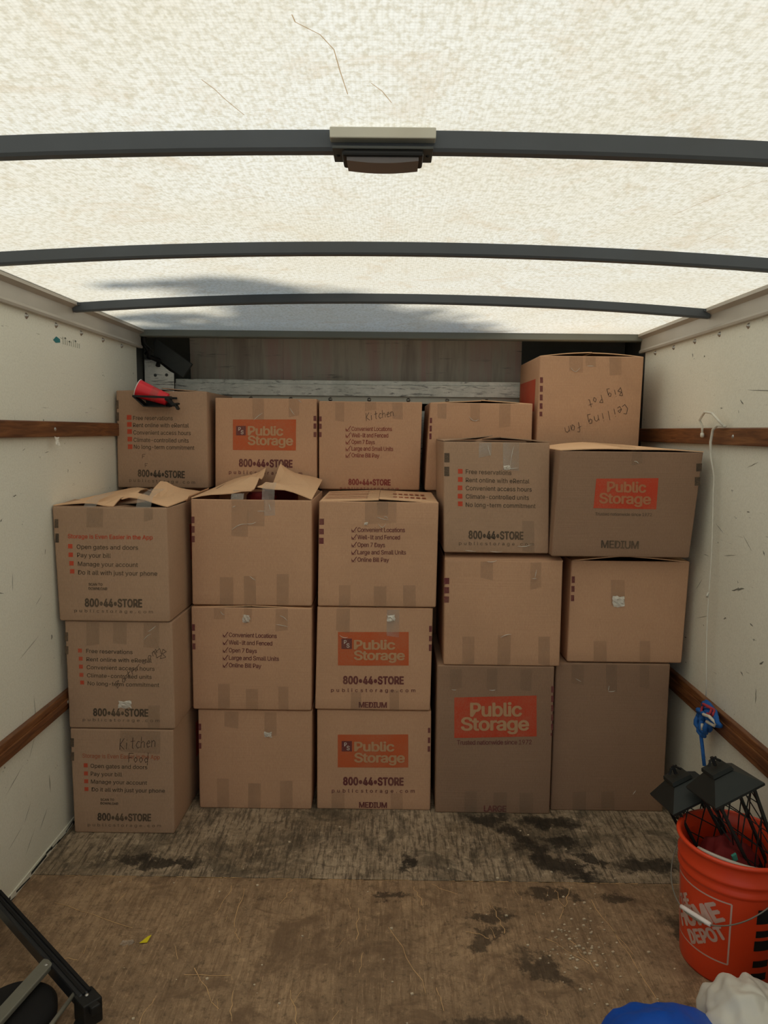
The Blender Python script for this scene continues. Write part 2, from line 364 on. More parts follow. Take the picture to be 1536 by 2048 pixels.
# teal mark and ghosted stamp on the left wall, scuffs on the right wall
def wallpatch(par, X, pts, mat, name):
    sg = -1 if X < 0 else 1; n = len(pts); m = MB()
    vs = [(X-sg*.0008, y, z) for y, z in pts]; m.add(vs, [tuple(range(n))]); return m.done(name, mat, par)
wallpatch(WL, XL, [(2.545,1.803),(2.565,1.795),(2.60,1.800),(2.598,1.812),(2.57,1.818)], MAT['teal'], 'paint_smear')
m = MB()
for k in range(9):
    y = 2.62+k*.017; hgt = .026 if k in (0, 1, 5, 6) else .018
    m.box((XL-.0002, y, 1.797), (XL+.0007, y+.007, 1.797+hgt))
    if k in (1, 3, 6): m.box((XL-.0002, y, 1.797+hgt-.005), (XL+.0007, y+.014, 1.797+hgt))
tag(m.done('faded_stamp', MAT['ghost'], WL), 'faded grey stamp, no longer legible')
m = MB()
def scuff(X, y, z, L, a, w):
    sg = -1 if X < 0 else 1; n = 5; dy, dz = math.cos(a), math.sin(a); pts = []
    for i in range(n+1):
        t = i/n; ww = w*math.sin(math.pi*t)*random.uniform(.5, 1)+w*.1; c = (y+dy*L*t+random.uniform(-w, w)*.6, z+dz*L*t+random.uniform(-w, w)*.6); pts.append((c, ww))
    vs = []
    for (c, ww) in pts:
        vs.append((X-sg*.0007, c[0]-dz*ww, c[1]+dy*ww)); vs.append((X-sg*.0007, c[0]+dz*ww, c[1]-dy*ww))
    m.add(vs, [(2*i, 2*i+1, 2*i+3, 2*i+2) for i in range(n)])
for a in [(2.19,1.33,.03,.1,.006),(2.2,1.31,.05,-1.4,.003),(2.17,1.25,.05,1.3,.002),(2.33,1.245,.02,0,.003),(2.40,1.09,.09,-.2,.0012),(2.3,1.12,.08,.6,.001),(2.22,1.12,.02,.9,.003),(2.18,.79,.03,-.7,.004),(2.21,.64,.05,1.5,.0025),(2.33,.99,.09,-.3,.004),
          (2.6,1.05,.05,0,.001),(2.5,1.15,.07,.4,.0012),(2.64,.96,.08,-.8,.0012),(2.58,.83,.1,-.35,.001),(2.30,1.47,.03,0,.002),(2.85,1.80,.012,1.2,.004),(2.74,1.79,.012,0,.004),(2.42,1.60,.03,.5,.003),(2.3,1.41,.07,-.3,.0012),(2.2,1.63,.2,.08,.0015),(2.45,1.57,.012,1.5,.002),
          (2.15,1.18,.3,1.5,.0012),(2.14,1.0,.3,1.55,.001),(2.5,.3,.1,.3,.001),(2.2,.30,.08,.8,.001),(2.3,.70,.02,.4,.003),(2.26,.88,.02,.2,.003),(2.44,.86,.02,-.4,.003)]: scuff(XR, *a)
for a in [(2.23,1.28,.02,0,.0025),(2.3,1.42,.02,.4,.001),(2.45,1.41,.03,.1,.0012),(2.62,1.33,.015,1.5,.002),(2.22,.75,.14,.3,.001),(2.3,.60,.12,-1.5,.0014),(2.38,.28,.07,-1.5,.0016),(2.44,.75,.02,1.4,.0045),(2.2,.2,.07,.8,.0015),(2.1,.35,.12,.4,.0012),(2.3,.12,.07,.7,.0014),(2.2,.09,.09,.7,.0012),
          (2.2,.98,.06,1.5,.001),(2.34,.9,.05,.5,.001),(2.1,1.0,.05,-.3,.0014),(2.45,.5,.05,-1.5,.001),(2.5,.62,.06,1.4,.001),(2.42,1.06,.02,1.3,.002),(2.1,.17,.09,.3,.001),(2.25,.4,.07,.9,.001)]: scuff(XL, *a)
tag(m.done('scuff_marks', MAT['scuff'], WR), 'dark scuffs and gouges', kind='stuff')
# battered sealing strip along the floor edge
for side, X in (('left', XL), ('right', XR)):
    sg = -1 if side == 'left' else 1; m = MB(); y = 1.2; m.k = 0
    m.box((min(X, X-sg*.004), YB, 0), (max(X, X-sg*.004), 3.36, .022)); m.k = 1
    while y < 2.75:
        L = random.uniform(.03, .14); z = random.uniform(.0, .024); z2 = z+random.uniform(-.012, .012); w = random.uniform(.002, .006)
        x = X-sg*.0048; m.add([(x, y, max(0, z-w)), (x, y+L, max(0, z2-w)), (x, y+L, z2+w), (x, y, z+w)], [(0, 1, 2, 3)]); y += L*random.uniform(.6, 1.1)
    b = m.done('baseboard_'+side, None, mats=[MAT['wall'], MAT['gap']]); tag(b, kind='structure')
# horizontal oak slats with screws
n = 0
for X, z0, z1, y1, lab in ((XL, 1.463, 1.518, 3.36, 'left'), (XL, .470, .536, 3.36, 'left'), (XR, 1.461, 1.521, 3.36, 'right'), (XR, .455, .532, 3.36, 'right')):
    n += 1; sg = -1 if X < 0 else 1; m = MB(); x0, x1 = sorted((X, X-sg*.021)); m.box((x0, YB, z0), (x1, y1, z1))
    if z0 < 1: m.box((min(X-sg*.021, X-sg*.027), YB, z0+.024), (max(X-sg*.021, X-sg*.027), y1, z1-.022))
    o = m.done('trim_%d' % n, MAT['wood'], bevel=.004); tag(o, 'varnished oak tie slat along the %s wall, %s one' % (lab, 'lower' if z0 < 1 else 'upper'), kind='structure')
    y = 2.49 if X < 0 else 2.437
    while y > -1.5:
        s = MB(); ax = (Vector((0,1,0)), Vector((0,0,1)), Vector((-sg,0,0))); xs = X-sg*(.0205 if z0 > 1 else .0265)
        s.lathe([(0,.004),(.004,.0035),(.0065,.001),(.008,0)], 10, ax, (xs, y, (z0+z1)/2)); s.done('screw', MAT['screw'], o, True); y -= .61
# upper side rails (C-section)
for side, X in (('left', XL), ('right', XR)):
    sg = -1 if side == 'left' else 1; n += 1
    prof = [(0,ZW-.004),(.016,ZW-.004),(.018,ZW+.004),(.010,ZW+.014),(.008,ZW+.060),(.024,ZW+.068),(.030,ZW+.070),(.030,ZW+.084),(0,ZW+.084)]
    vs = []; k = len(prof)
    for y in (YB, 3.42): vs += [(X-sg*a, y, z) for a, z in prof]
    m = MB(); m.add(vs, [(i, (i+1) % k, k+(i+1) % k, k+i) for i in range(k)]+[tuple(range(k)), tuple(range(2*k-1, k-1, -1))])
    rr = m.done('trim_%d' % n, MAT['trim']); tag(rr, 'grey aluminium top rail above the %s wall' % side, kind='structure')
    m = MB(); a, b = sorted((X-sg*.0305, X-sg*.012)); m.box((a, YB, ZW+.0835), (b, 3.41, ZW+.089)); m.k = 0; m.done('rail_lip', MAT['trim_light'], rr)
# translucent roof
NX, NY = 24, 60; vs = []; fs = []
for j in range(NY+1):
    for i in range(NX+1):
        x = XL-.03+(XR-XL+.06)*i/NX; y = YB+(3.43-YB)*j/NY; vs.append((x, y, roofz(x, y)+.001))
for j in range(NY):
    for i in range(NX): a = j*(NX+1)+i; fs.append((a, a+1, a+NX+2, a+NX+1))
ceil = mesh_obj('ceiling', vs, fs, MAT['roof'], smooth=True); tag(ceil, kind='structure')
m = MB()
for pts in ([(-.124,.926),(-.122,.942),(-.094,.97),(-.079,1.006),(-.075,1.06),(-.068,1.132)],[(-.276,1.085),(-.264,1.115),(-.256,1.147),(-.238,1.201)],[(-.032,1.097),(-.016,1.122),(-.002,1.159)],[(.632,1.67),(.656,1.582),(.685,1.489),(.72,1.432)],[(.782,1.873),(.791,1.784),(.809,1.722)],[(.52,2.60),(.50,2.63)],[(-.35,1.62),(-.30,1.60),(-.27,1.61)]):
    for a, b in zip(pts[:-1], pts[1:]):
        d = Vector((b[0]-a[0], b[1]-a[1], 0)).normalized(); q = Vector((-d.y, d.x, 0))*.0007
        A_ = Vector((a[0], a[1], roofz(a[0])-.0004)); B_ = Vector((b[0], b[1], roofz(b[0])-.0004)); m.add([A_-q, B_-q, B_+q, A_+q], [(0, 1, 2, 3)])
tag(m.done('glue_streak', MAT['streak'], ceil), 'thin brown streaks in the roof sheet', kind='stuff')
# roof bows
for yb in (-1.58, -.87, -.16, .55, 1.258, 1.968, 2.690):
    n += 1; m = MB(); K = 20; pr = [(0, 0), (0, -.028), (.004, -.033), (.022, -.033), (.022, 0)]; vs = []
    for i in range(K+1):
        x = XL+.012+(XR-XL-.024)*i/K
        for a, z in pr: vs.append((x, yb+a, roofz(x, yb)+z-.0005))
    k = len(pr); fs = [(i*k+j, i*k+(j+1) % k, (i+1)*k+(j+1) % k, (i+1)*k+j) for i in range(K) for j in range(k)]+[tuple(range(k)), tuple(range((K+1)*k-1, K*k-1, -1))]
    m.add(vs, fs); o = m.done('trim_%d' % n, MAT['steel']); tag(o, 'grey steel roof bow across the truck', kind='structure')
    m = MB()
    for x in (XL+.02, XR-.02): m.box((x-.018, yb-.006, ZW+.070), (x+.018, yb+.03, roofz(x, yb)-.002))
    m.done('end_bracket', MAT['steel'], o)
# front header over the attic opening
n += 1; m = MB(); K = 16; vs = []; pr = [(0, .004), (0, -.026), (.004, -.030), (.05, -.030), (.05, .004)]
for i in range(K+1):
    x = XL-.0+(XR-XL)*i/K
    for a, z in pr: vs.append((x, 3.405+a, 1.957+z))
k = len(pr); m.add(vs, [(i*k+j, i*k+(j+1) % k, (i+1)*k+(j+1) % k, (i+1)*k+j) for i in range(K) for j in range(k)]+[tuple(range(k)), tuple(range((K+1)*k-1, K*k-1, -1))])
tag(m.done('trim_%d' % n, MAT['header']), 'grey metal header where the roof ends', kind='structure')
# front wall below the attic, beam, attic recess
m = MB(); m.box((XL-.10, 3.66, 0), (XR+.10, 3.72, 1.66)); wf = m.done('wall_front', MAT['scratched']); tag(wf, kind='structure')
m = MB(); m.box((-1.075, 3.60, 1.668), (1.06, 3.66, 1.725)); m.box((-1.075, 3.612, 1.725), (1.06, 3.66, 1.746)); tag(m.done('beam', MAT['scratched'], wf, bevel=.003), 'scratched pale metal cross beam')
m = MB(); m.box((-1.075, 3.625, 1.635), (1.06, 3.66, 1.668)); m.done('screw_flange', MAT['trim_light'], wf)
for x in (-.899, -.699, -.498, -.298, -.102, .095, .291, .49, .69, .89):
    s = MB(); ax = (Vector((1,0,0)), Vector((0,0,1)), Vector((0,-1,0))); s.lathe([(0,.007),(.006,.006),(.009,.002),(.011,0)], 12, ax, (x, 3.6255, 1.652)); s.done('screw', MAT['screw'], wf, True)
YA = 3.86
m = MB(); m.box((XL-.05, YA, 1.66), (XR+.05, YA+.04, 2.14)); wa = m.done('wall_attic', MAT['attic']); tag(wa, kind='structure')
for x in (-.58, -.10, .20, .54):
    s = MB(); s.box((x, YA-.006, 1.68), (x+.012, YA, 2.10)); s.done('panel_seam', MAT['attic'], wa)
n += 1; m = MB(); m.box((XL-.05, 3.66, 1.60), (XR+.05, 3.90, 1.668)); tag(m.done('trim_%d' % n, MAT['dark']), 'dark attic floor over the cab', kind='structure')
n += 1; m = MB(); m.box((XL-.10, 3.452, 2.03), (XR+.10, 3.92, 2.07)); m.box((XL-.1, 3.455, 1.962), (XR+.1, 3.47, 2.04)); m.box((XL-.10, 3.38, 1.972), (XL-.0, 3.46, 2.05)); m.box((XR, 3.38, 1.972), (XR+.1, 3.46, 2.05)); tag(m.done('trim_%d' % n, MAT['dark']), 'dark metal attic roof', kind='structure')
for side, xa, xb, ya in (('left', XL-.02, XL-.02, 3.38), ('right', XR+.01, XR+.01, 3.38)):
    n += 1; m = MB(); s_ = -1 if side == 'left' else 1
    m.box((min(xa, xa+s_*.05), 3.38, 0), (max(xa, xa+s_*.05), 3.90, 2.05))
    # dark inward-slanting sheet at the side of the attic
    if side == 'left': q = [(-1.20, 3.52, 1.66), (-1.062, 3.85, 1.66), (-1.068, 3.85, 2.04), (-1.20, 3.52, 2.04)]
    else: q = [(1.19, 3.68, 1.66), (.70, 3.85, 1.66), (.70, 3.85, 2.04), (1.19, 3.68, 2.04)]
    m.add(q, [(0, 1, 2, 3)]); m.add([(a, b+.004, c) for a, b, c in q], [(3, 2, 1, 0)])
    tag(m.done('trim_%d' % n, MAT['dark']), 'dark steel corner at the front %s' % side, kind='structure')
# left gusset plate, dark diagonal brace and cable
g = empty('gusset_plate', (-1.2, 3.52, 1.64)); tag(g, 'scratched pale metal gusset plate in the upper left front corner above the red cup', 'plate')
pts = [(-1.197, 1.63), (-1.055, 1.63), (-1.055, 1.765), (-1.075, 1.775), (-1.14, 1.826), (-1.197, 1.830)]
m = MB(); k = len(pts); m.add([(x, 3.52, z) for x, z in pts]+[(x, 3.526, z) for x, z in pts], [tuple(range(k)), tuple(range(2*k-1, k-1, -1))]+[(i, k+i, k+(i+1) % k, (i+1) % k) for i in range(k)])
m.done('plate', MAT['scratched'], g)
for x, z in ((-1.13, 1.81), (-1.145, 1.755), (-1.09, 1.757)):
    s = MB(); s.lathe([(0,.004),(.006,.003),(.008,0)], 8, (Vector((1,0,0)), Vector((0,0,1)), Vector((0,-1,0))), (x, 3.5195, z)); s.done('bolt', MAT['dark'], g, True)
m = MB(); m.obox((-1.095, 3.60, 1.845), (.088, 0, -.062), (0, .010, 0), (.024, 0, .034)); br = m.done('brace', MAT['dark'], bevel=.003); tag(br, 'dark diagonal steel brace behind the pale gusset plate', 'brace')
m = MB(); m.tube([(-1.178, 3.42, 1.965), (-1.165, 3.43, 1.93), (-1.17, 3.45, 1.89), (-1.15, 3.46, 1.86), (-1.16, 3.47, 1.84), (-1.12, 3.50, 1.825), (-1.13, 3.515, 1.80)], .012, 8)
m.tube([(-1.15, 3.43, 1.96), (-1.18, 3.44, 1.91), (-1.14, 3.45, 1.875), (-1.17, 3.46, 1.85)], .009, 8)
tag(m.done('cable', MAT['black'], smooth=True), 'black cable bundle in the upper left front corner', 'cable')
# dome light on the nearest bow
dl = empty('dome_light', (-.017, 1.25, 1.99)); tag(dl, 'rectangular ceiling lamp with smoky lens on the nearest roof bow', 'lamp')
m = MB(); m.box((-.104, 1.236, 1.978), (.072, 1.258, 1.996)); m.done('bracket', MAT['trim_light'], dl, bevel=.002)
m = MB(); m.box((-.100, 1.238, 1.962), (.068, 1.300, 1.9665)); tag(m.done('mounting_plate', MAT['dark'], dl, bevel=.001), 'dark mounting plate')
m = MB(); m.box((-.084, 1.240, 1.952), (.052, 1.302, 1.962)); m.done('housing', MAT['black'], dl, bevel=.004)
m = MB(); K = 10; vs = []
for i in range(K+1):
    t = i/K; x = -.076+.120*t; z = 1.946-.004*math.sin(math.pi*t)
    for y in (1.246, 1.296): vs += [(x, y, z), (x, y, 1.9525)]
fs = []
for i in range(K): a = i*4; fs += [(a, a+4, a+6, a+2), (a+1, a+3, a+7, a+5), (a, a+1, a+5, a+4), (a+2, a+6, a+7, a+3)]
fs += [(0, 2, 3, 1), (K*4, K*4+1, K*4+3, K*4+2)]; m.add(vs, fs); m.done('lens', MAT['lens'], dl, smooth=False)
for x in (-.092, .060):
    s = MB(); s.lathe([(0, -.003), (.003, -.002), (.0035, 0)], 8, None, (x, 1.268, 1.962)); s.done('screw', MAT['black'], dl)
# outside: unseen ground, pale to bounce fill light in, and the tree whose shade falls on the roof
m = MB(); m.box((-25, -25, -1.0), (25, 25, -.92)); tag(m.done('ground', MAT['bounce_ground']), kind='structure')
tr = empty('tree', (-3.6, 6.6, -.92)); tag(tr, 'tree beside the front of the truck shading the roof', 'tree')
def lift(x, y, t): return Vector((x, y, 2.0))+SUND*t
m = MB(); top = lift(-1.0, 3.35, 2.6)
m.tube([(-3.6, 6.6, -.95), (-3.5, 6.5, .8), (-3.2, 6.1, 2.6), (-3.0, 5.8, 4.0), (-2.9, 5.7, 5.5)], [.22, .18, .15, .12, .08], 10)
m.tube([(-3.2, 6.1, 2.6), (-2.9, 5.6, 3.3), lift(-1.4, 3.6, 2.3), lift(-.9, 3.3, 2.1), lift(-.45, 2.95, 2.0), lift(-.1, 3.15, 1.9), lift(.25, 3.4, 1.85)], [.10, .08, .06, .05, .035, .025, .012], 8)
m.tube([lift(-.45, 2.95, 2.0), lift(-.55, 2.66, 2.1), lift(-.75, 2.50, 2.15), lift(-.93, 2.42, 2.2)], [.03, .025, .018, .008], 8)
m.done('trunk', MAT['bark'], tr, True)
m = MB()
def clump(x, y, sx, sy, cnt, t=2.0):
    for _ in range(cnt):
        p = lift(x+random.gauss(0, sx), y+random.gauss(0, sy), t+random.uniform(-.15, .25)); a = random.uniform(0, 6.28); r = random.uniform(.045, .075)
        d = Vector((math.cos(a), math.sin(a), random.uniform(-.4, .4))).normalized()*r; w = d.cross(Vector((random.uniform(-.3, .3), random.uniform(-.3, .3), 1))).normalized()*r*.45
        m.add([p-d, p+w, p+d, p-w], [(0, 1, 2, 3)])
clump(-.70, 2.48, .12, .03, 110); clump(-.52, 2.63, .09, .04, 130); clump(-.33, 2.86, .13, .08, 330); clump(-.12, 3.12, .17, .10, 420); clump(-.45, 3.10, .10, .12, 260); clump(.10, 3.33, .16, .07, 260); clump(-.98, 3.10, .12, .045, 140); clump(-.75, 3.35, .2, .05, 260); clump(-.2, 3.42, .3, .04, 260)
for _ in range(900):
    p = Vector((-3.0, 6.2, 5.4))+Vector((random.gauss(0, .9), random.gauss(0, .8), random.gauss(0, .7))); r = .08
    d = Vector((random.uniform(-1, 1), random.uniform(-1, 1), random.uniform(-1, 1))).normalized()*r; w = d.orthogonal().normalized()*r*.5
    if p.z > 3.3: m.add([p-d, p+w, p+d, p-w], [(0, 1, 2, 3)])
tag(m.done('foliage', MAT['leaf'], tr), kind='stuff')

# ------------------------------------------------------------------ cardboard boxes
DG = bpy.context.evaluated_depsgraph_get
_fc = {}
FONT = None
try:      # the plain sans that ships inside Blender itself; the built-in font stands in if it is absent
    import os
    FONT = bpy.data.fonts.load(os.path.join(bpy.utils.resource_path('LOCAL'), 'datafiles', 'fonts', 'Inter.woff2'))
except Exception: FONT = None
def glyphs(text, bold, space):
    """flat letters of a line of text: verts with cap height 1 and x from 0 to 1; bold = stroke widening in em"""
    key = (text, bold, space)
    if key not in _fc:
        def tomesh(tx):
            c = bpy.data.curves.new('t', 'FONT'); c.body = tx; c.size = 1; c.space_character = space; c.resolution_u = 3
            if FONT: c.font = FONT
            o = bpy.data.objects.new('t', c); COL.objects.link(o); bpy.context.view_layer.update()
            me = bpy.data.meshes.new_from_object(o.evaluated_get(DG())); V = [v.co.copy() for v in me.vertices]; F = [tuple(p.vertices) for p in me.polygons]
            bpy.data.objects.remove(o); bpy.data.curves.remove(c); bpy.data.meshes.remove(me); return V, F
        H, _ = tomesh('H'); cap = max(v.y for v in H); V, F = tomesh(text); n = len(V); VV = []; FF = []
        offs = [(0, 0)] if bold <= 0 else [(bold*math.cos(a*math.pi/3), bold*.7*math.sin(a*math.pi/3)) for a in range(6)]+[(0, 0)]
        for k, (dx, dy) in enumerate(offs):
            VV += [(v.x+dx, v.y+dy, k*.00005) for v in V]; FF += [tuple(i+k*n for i in f) for f in F]
        x0 = min(v[0] for v in VV); x1 = max(v[0] for v in VV)
        _fc[key] = ([((v[0]-x0)/(x1-x0), v[1]/cap, v[2]) for v in VV], FF)
    return _fc[key]
# a few hand-drawn letters (unit box, several strokes each)
PEN = {'K': [[(0,0),(0,1)],[(.6,1),(0,.45),(.65,0)]], 'i': [[(.2,.6),(.2,0)],[(.2,.8),(.22,.85)]], 't': [[(.3,1),(.28,.1),(.45,0)],[(0,.65),(.6,.68)]],
       'c': [[(.6,.55),(.3,.62),(.05,.3),(.3,0),(.6,.1)]], 'h': [[(0,1),(0,0)],[(0,.4),(.3,.6),(.5,.45),(.5,0)]], 'e': [[(.05,.32),(.55,.38),(.35,.62),(.05,.35),(.2,0),(.55,.08)]],
       'n': [[(0,.6),(0,0)],[(0,.4),(.3,.6),(.5,.4),(.5,0)]], 'f': [[(.6,.9),(.35,1),(.25,.8),(.25,0)],[(0,.5),(.5,.55)]], 'F': [[(.05,0),(.05,1),(.7,1)],[(.05,.5),(.5,.55)]], 'o': [[(.3,.6),(.05,.3),(.3,0),(.55,.3),(.3,.6)]],
       'd': [[(.5,.3),(.3,.55),(.05,.3),(.25,0),(.5,.2)],[(.52,1.1),(.5,-.3)]], 'B': [[(0,0),(0,1),(.45,.85),(.05,.55),(.55,.3),(0,0)]], 'g': [[(.5,.5),(.2,.6),(.05,.3),(.3,.1),(.5,.4),(.5,-.4),(.1,-.35)]],
       'P': [[(0,0),(0,1),(.5,.8),(0,.5)]], 'l': [[(.2,1),(.2,0)]], 'a': [[(.5,.5),(.2,.6),(.05,.25),(.3,0),(.5,.5),(.55,0)]], 'C': [[(.7,.85),(.35,1),(.05,.5),(.3,0),(.7,.12)]],
       'b': [[(0,1),(0,0),(.45,.15),(.4,.5),(0,.45)]], 'r': [[(0,.6),(0,0)],[(0,.4),(.4,.6)]], 'm': [[(0,.6),(0,0)],[(0,.45),(.25,.6),(.3,0)],[(.3,.45),(.55,.6),(.6,0)]], 'O': [[(.4,1),(.05,.55),(.35,0),(.8,.4),(.4,1)]], ' ': []}

class Box:
    """x0,x1 bottom/top of the front face, its depth plane y, base and top heights, and the four corners of that face
    as read off the photograph (only used to lay the print out on the face)."""
    def __init__(s, label, y, xb, xt, z0, z1, q, dep, mat='kraft', skew=0.0, bulge=.003, group=None, lean=0.0):
        s.q = q; s.mat = MAT[mat]; s.matn = mat; s.h = z1-z0; s.z0 = z0; s.bulge = bulge
        F = [Vector((xb[0], y, z0)), Vector((xb[1], y, z0)), Vector((xt[0], y, z1)), Vector((xt[1], y, z1))]
        F[2].y -= lean; F[3].y -= lean
        D = Vector((skew, dep, 0)); s.F = F; s.D = D
        s.root = empty('cardboard_box', ((xb[0]+xb[1])/2+skew/2, y+dep/2, z0)); tag(s.root, label, 'box', group)
        s.seed = random.uniform(0, 50); s.parts = {}
        s.body()
    def P(s, u, v, w):
        b = s.F[0].lerp(s.F[1], u); t = s.F[2].lerp(s.F[3], u); p = b.lerp(t, w)+s.D*v
        k = math.sin(math.pi*min(1, max(0, w)))*s.bulge
        if 0 <= u <= 1 and 0 <= v <= 1:
            n = noise.noise(Vector((u*2.2+s.seed, v*2.2, w*2.2)))*.0022*math.sin(math.pi*min(1, max(0, w)))
            k += n; eu = 4*u*(1-u); ev = 4*v*(1-v)
            p = p+Vector((0, -1, 0))*k*max(0, 1-2*v)*eu+Vector((0, 1, 0))*k*max(0, 2*v-1)*eu+Vector((1, 0, 0))*k*max(0, 2*u-1)*ev+Vector((-1, 0, 0))*k*max(0, 1-2*u)*ev
        return p
    def body(s):
        wd = (s.F[1]-s.F[0]).length; dp = s.D.length; r = .006; ru, rv = r/wd, r/dp; ring = []
        def arc(cu, cv, a0):
            for i in range(4):
                a = math.radians(a0+30*i); ring.append((cu+ru*math.cos(a), cv+rv*math.sin(a)))
        N = 7
        arc(1-ru, rv, -90); ring.extend((1, rv+(1-2*rv)*i/N) for i in range(1, N)); arc(1-ru, 1-rv, 0); ring.extend((1-ru-(1-2*ru)*i/N, 1) for i in range(1, N))
        arc(ru, 1-rv, 90); ring.extend((0, 1-rv-(1-2*rv)*i/N) for i in range(1, N)); arc(ru, rv, 180); ring.extend((ru+(1-2*ru)*i/N, 0) for i in range(1, N))
        n = len(ring); vs = []; fs = []; H = 10; rr = .006/s.h
        ws = [0, rr*.35, rr]+[rr+(1-2*rr)*i/H for i in range(1, H)]+[1-rr, 1-rr*.35, 1]
        for j, w in enumerate(ws):
            ins = .0035 if j == 0 else (.0010 if j == 1 else (.0012 if j == len(ws)-1 else 0))
            for (u, v) in ring:
                u2 = .5+(u-.5)*(1-2*ins/wd); v2 = .5+(v-.5)*(1-2*ins/dp); vs.append(s.P(u2, v2, w))
        L = len(ws)
        for j in range(L-1):
            for i in range(n): fs.append((j*n+i, j*n+(i+1) % n, (j+1)*n+(i+1) % n, (j+1)*n+i))
        fs.append(tuple(reversed(range(n))))
        for w in (1, .03):
            for (u, v) in ring: vs.append(s.P(.5+(u-.5)*(1-.010/wd), .5+(v-.5)*(1-.010/dp), w))
        b = (L-1)*n
        for i in range(n): fs.append((b+i, b+(i+1) % n, L*n+(i+1) % n, L*n+i)); fs.append((L*n+i, L*n+(i+1) % n, (L+1)*n+(i+1) % n, (L+1)*n+i))
        fs.append(tuple((L+1)*n+i for i in range(n)))
        s.b = mesh_obj('body', vs, fs, s.mat, s.root, smooth=False)
        s.b.data.polygons.foreach_set('use_smooth', [len(p.vertices) == 4 for p in s.b.data.polygons])
    # ---- closing flaps: four corner points (hinge front, hinge back, inner back, inner front) in box coordinates + lift in metres
    def flap(s, hf, hb, ib, jf, bend=.0, mat=None, sub=6, name='flap', rough=.0):
        """each corner (u, v, lift)"""
        vs = []; fs = []; th = .0035
        for k in (0, 1):
            for i in range(sub+1):
                for j in range(sub+1):
                    a, b = i/sub, j/sub
                    def mixc(c): return (hf[c]*(1-b)+hb[c]*b)*(1-a)+(jf[c]*(1-b)+ib[c]*b)*a
                    u, v, h = mixc(0), mixc(1), mixc(2)
                    h += bend*math.sin(math.pi*a)+rough*noise.noise(Vector((u*3+s.seed, v*3, 0)))*a*4*a
                    p = s.F[2].lerp(s.F[3], u)+s.D*v+Vector((0, 0, h+.0006+(th if k == 0 else 0))); vs.append(p)
        m = sub+1; o = m*m
        for i in range(sub):
            for j in range(sub):
                a = i*m+j; fs.append((a, a+m, a+m+1, a+1)); fs.append((o+a, o+a+1, o+a+m+1, o+a+m))
        edge = [i*m for i in range(m)]+[sub*m+j for j in range(1, m)]+[i*m+sub for i in range(sub-1, -1, -1)]+[j for j in range(sub-1, 0, -1)]
        for x, y in zip(edge, edge[1:]+edge[:1]): fs.append((x, o+x, o+y, y))
        return mesh_obj(name, vs, fs, MAT[mat] if mat else MAT['kraft_toplit' if s.matn == 'kraft' else 'kraft2'], s.root)
    def closed(s, lf=-.0035, lb=-.0035, rf=-.0035, rb=-.0035, bend=.0, seam=.5, low=False):
        s.flap((.01, .006, -.0035), (.01, .994, -.0035), (seam-.002, .994, lb), (seam-.002, .006, lf), bend)
        s.flap((.99, .006, -.0035), (.99, .994, -.0035), (seam+.002, .994, rb), (seam+.002, .006, rf), bend)
    # ---- print on the faces
    def face(s, kind):
        if kind == 'front': return lambda u, w, d: s.P(u, 0, w)+Vector((0, -1, 0))*d
        if kind == 'left': return lambda u, w, d: s.P(0, 1-u, w)+Vector((-1, 0, 0))*d
        if kind == 'right': return lambda u, w, d: s.P(1, u, w)+Vector((1, 0, 0))*d
    def uw(s, x, y):
        """point on the front face from the photograph's pixel, by inverting the face's bilinear map"""
        (a, b, c, d) = s.q; u = w = .5
        for _ in range(12):
            X = (d[0]*(1-u)+c[0]*u)*(1-w)+(a[0]*(1-u)+b[0]*u)*w-x; Y = (d[1]*(1-u)+c[1]*u)*(1-w)+(a[1]*(1-u)+b[1]*u)*w-y
            Xu = (c[0]-d[0])*(1-w)+(b[0]-a[0])*w; Xw = (a[0]*(1-u)+b[0]*u)-(d[0]*(1-u)+c[0]*u)
            Yu = (c[1]-d[1])*(1-w)+(b[1]-a[1])*w; Yw = (a[1]*(1-u)+b[1]*u)-(d[1]*(1-u)+c[1]*u)
            det = Xu*Yw-Xw*Yu; u -= (X*Yw-Xw*Y)/det; w -= (Xu*Y-X*Yu)/det
        return u, w
    def pt(s, x, y, d): u, w = s.uw(x, y); return s.face('front')(u, w, d)
    def patch(s, quad, mat, name, d=.0006, nx=6, ny=4, parent=None, face=None, rnd=0):
        """quad: 4 px corners TL TR BR BL on the front, or (u0,u1,w0,w1) on another face"""
        vs = []; fs = []
        for j in range(ny+1):
            for i in range(nx+1):
                a, b = i/nx, j/ny
                if face: f = s.face(face); u0, u1, w0, w1 = quad; vs.append(f(u0+(u1-u0)*a, w1+(w0-w1)*b, d))
                else:
                    x = (quad[0][0]*(1-a)+quad[1][0]*a)*(1-b)+(quad[3][0]*(1-a)+quad[2][0]*a)*b
                    y = (quad[0][1]*(1-a)+quad[1][1]*a)*(1-b)+(quad[3][1]*(1-a)+quad[2][1]*a)*b; vs.append(s.pt(x, y, d))
        for j in range(ny):
            for i in range(nx): k = j*(nx+1)+i; fs.append((k, k+nx+1, k+nx+2, k+1))
        return mesh_obj(name, vs, fs, MAT[mat] if isinstance(mat, str) else mat, parent or s.root)
    def rect(s, x0, x1, y0, y1, mat, name, **k):
        return s.patch([(x0, y0), (x1, y0), (x1, y1), (x0, y1)], mat, name, **k)
    def lines(s, rows, mat, name='printed_lettering', d=.0007, parent=None):
        """rows: (text, x0, x1, baseline y left, baseline y right, cap px, boldness, spacing)"""
        for (tx, x0, x1, ya, yb, cap, bold, sp) in rows:
            m = MB(); V, F = glyphs(tx, bold, sp); m.add([s.pt(x0+(x1-x0)*a, ya+(yb-ya)*a-b*cap, d+e) for a, b, e in V], F)
            m.done(name, MAT[mat], parent or s.root)
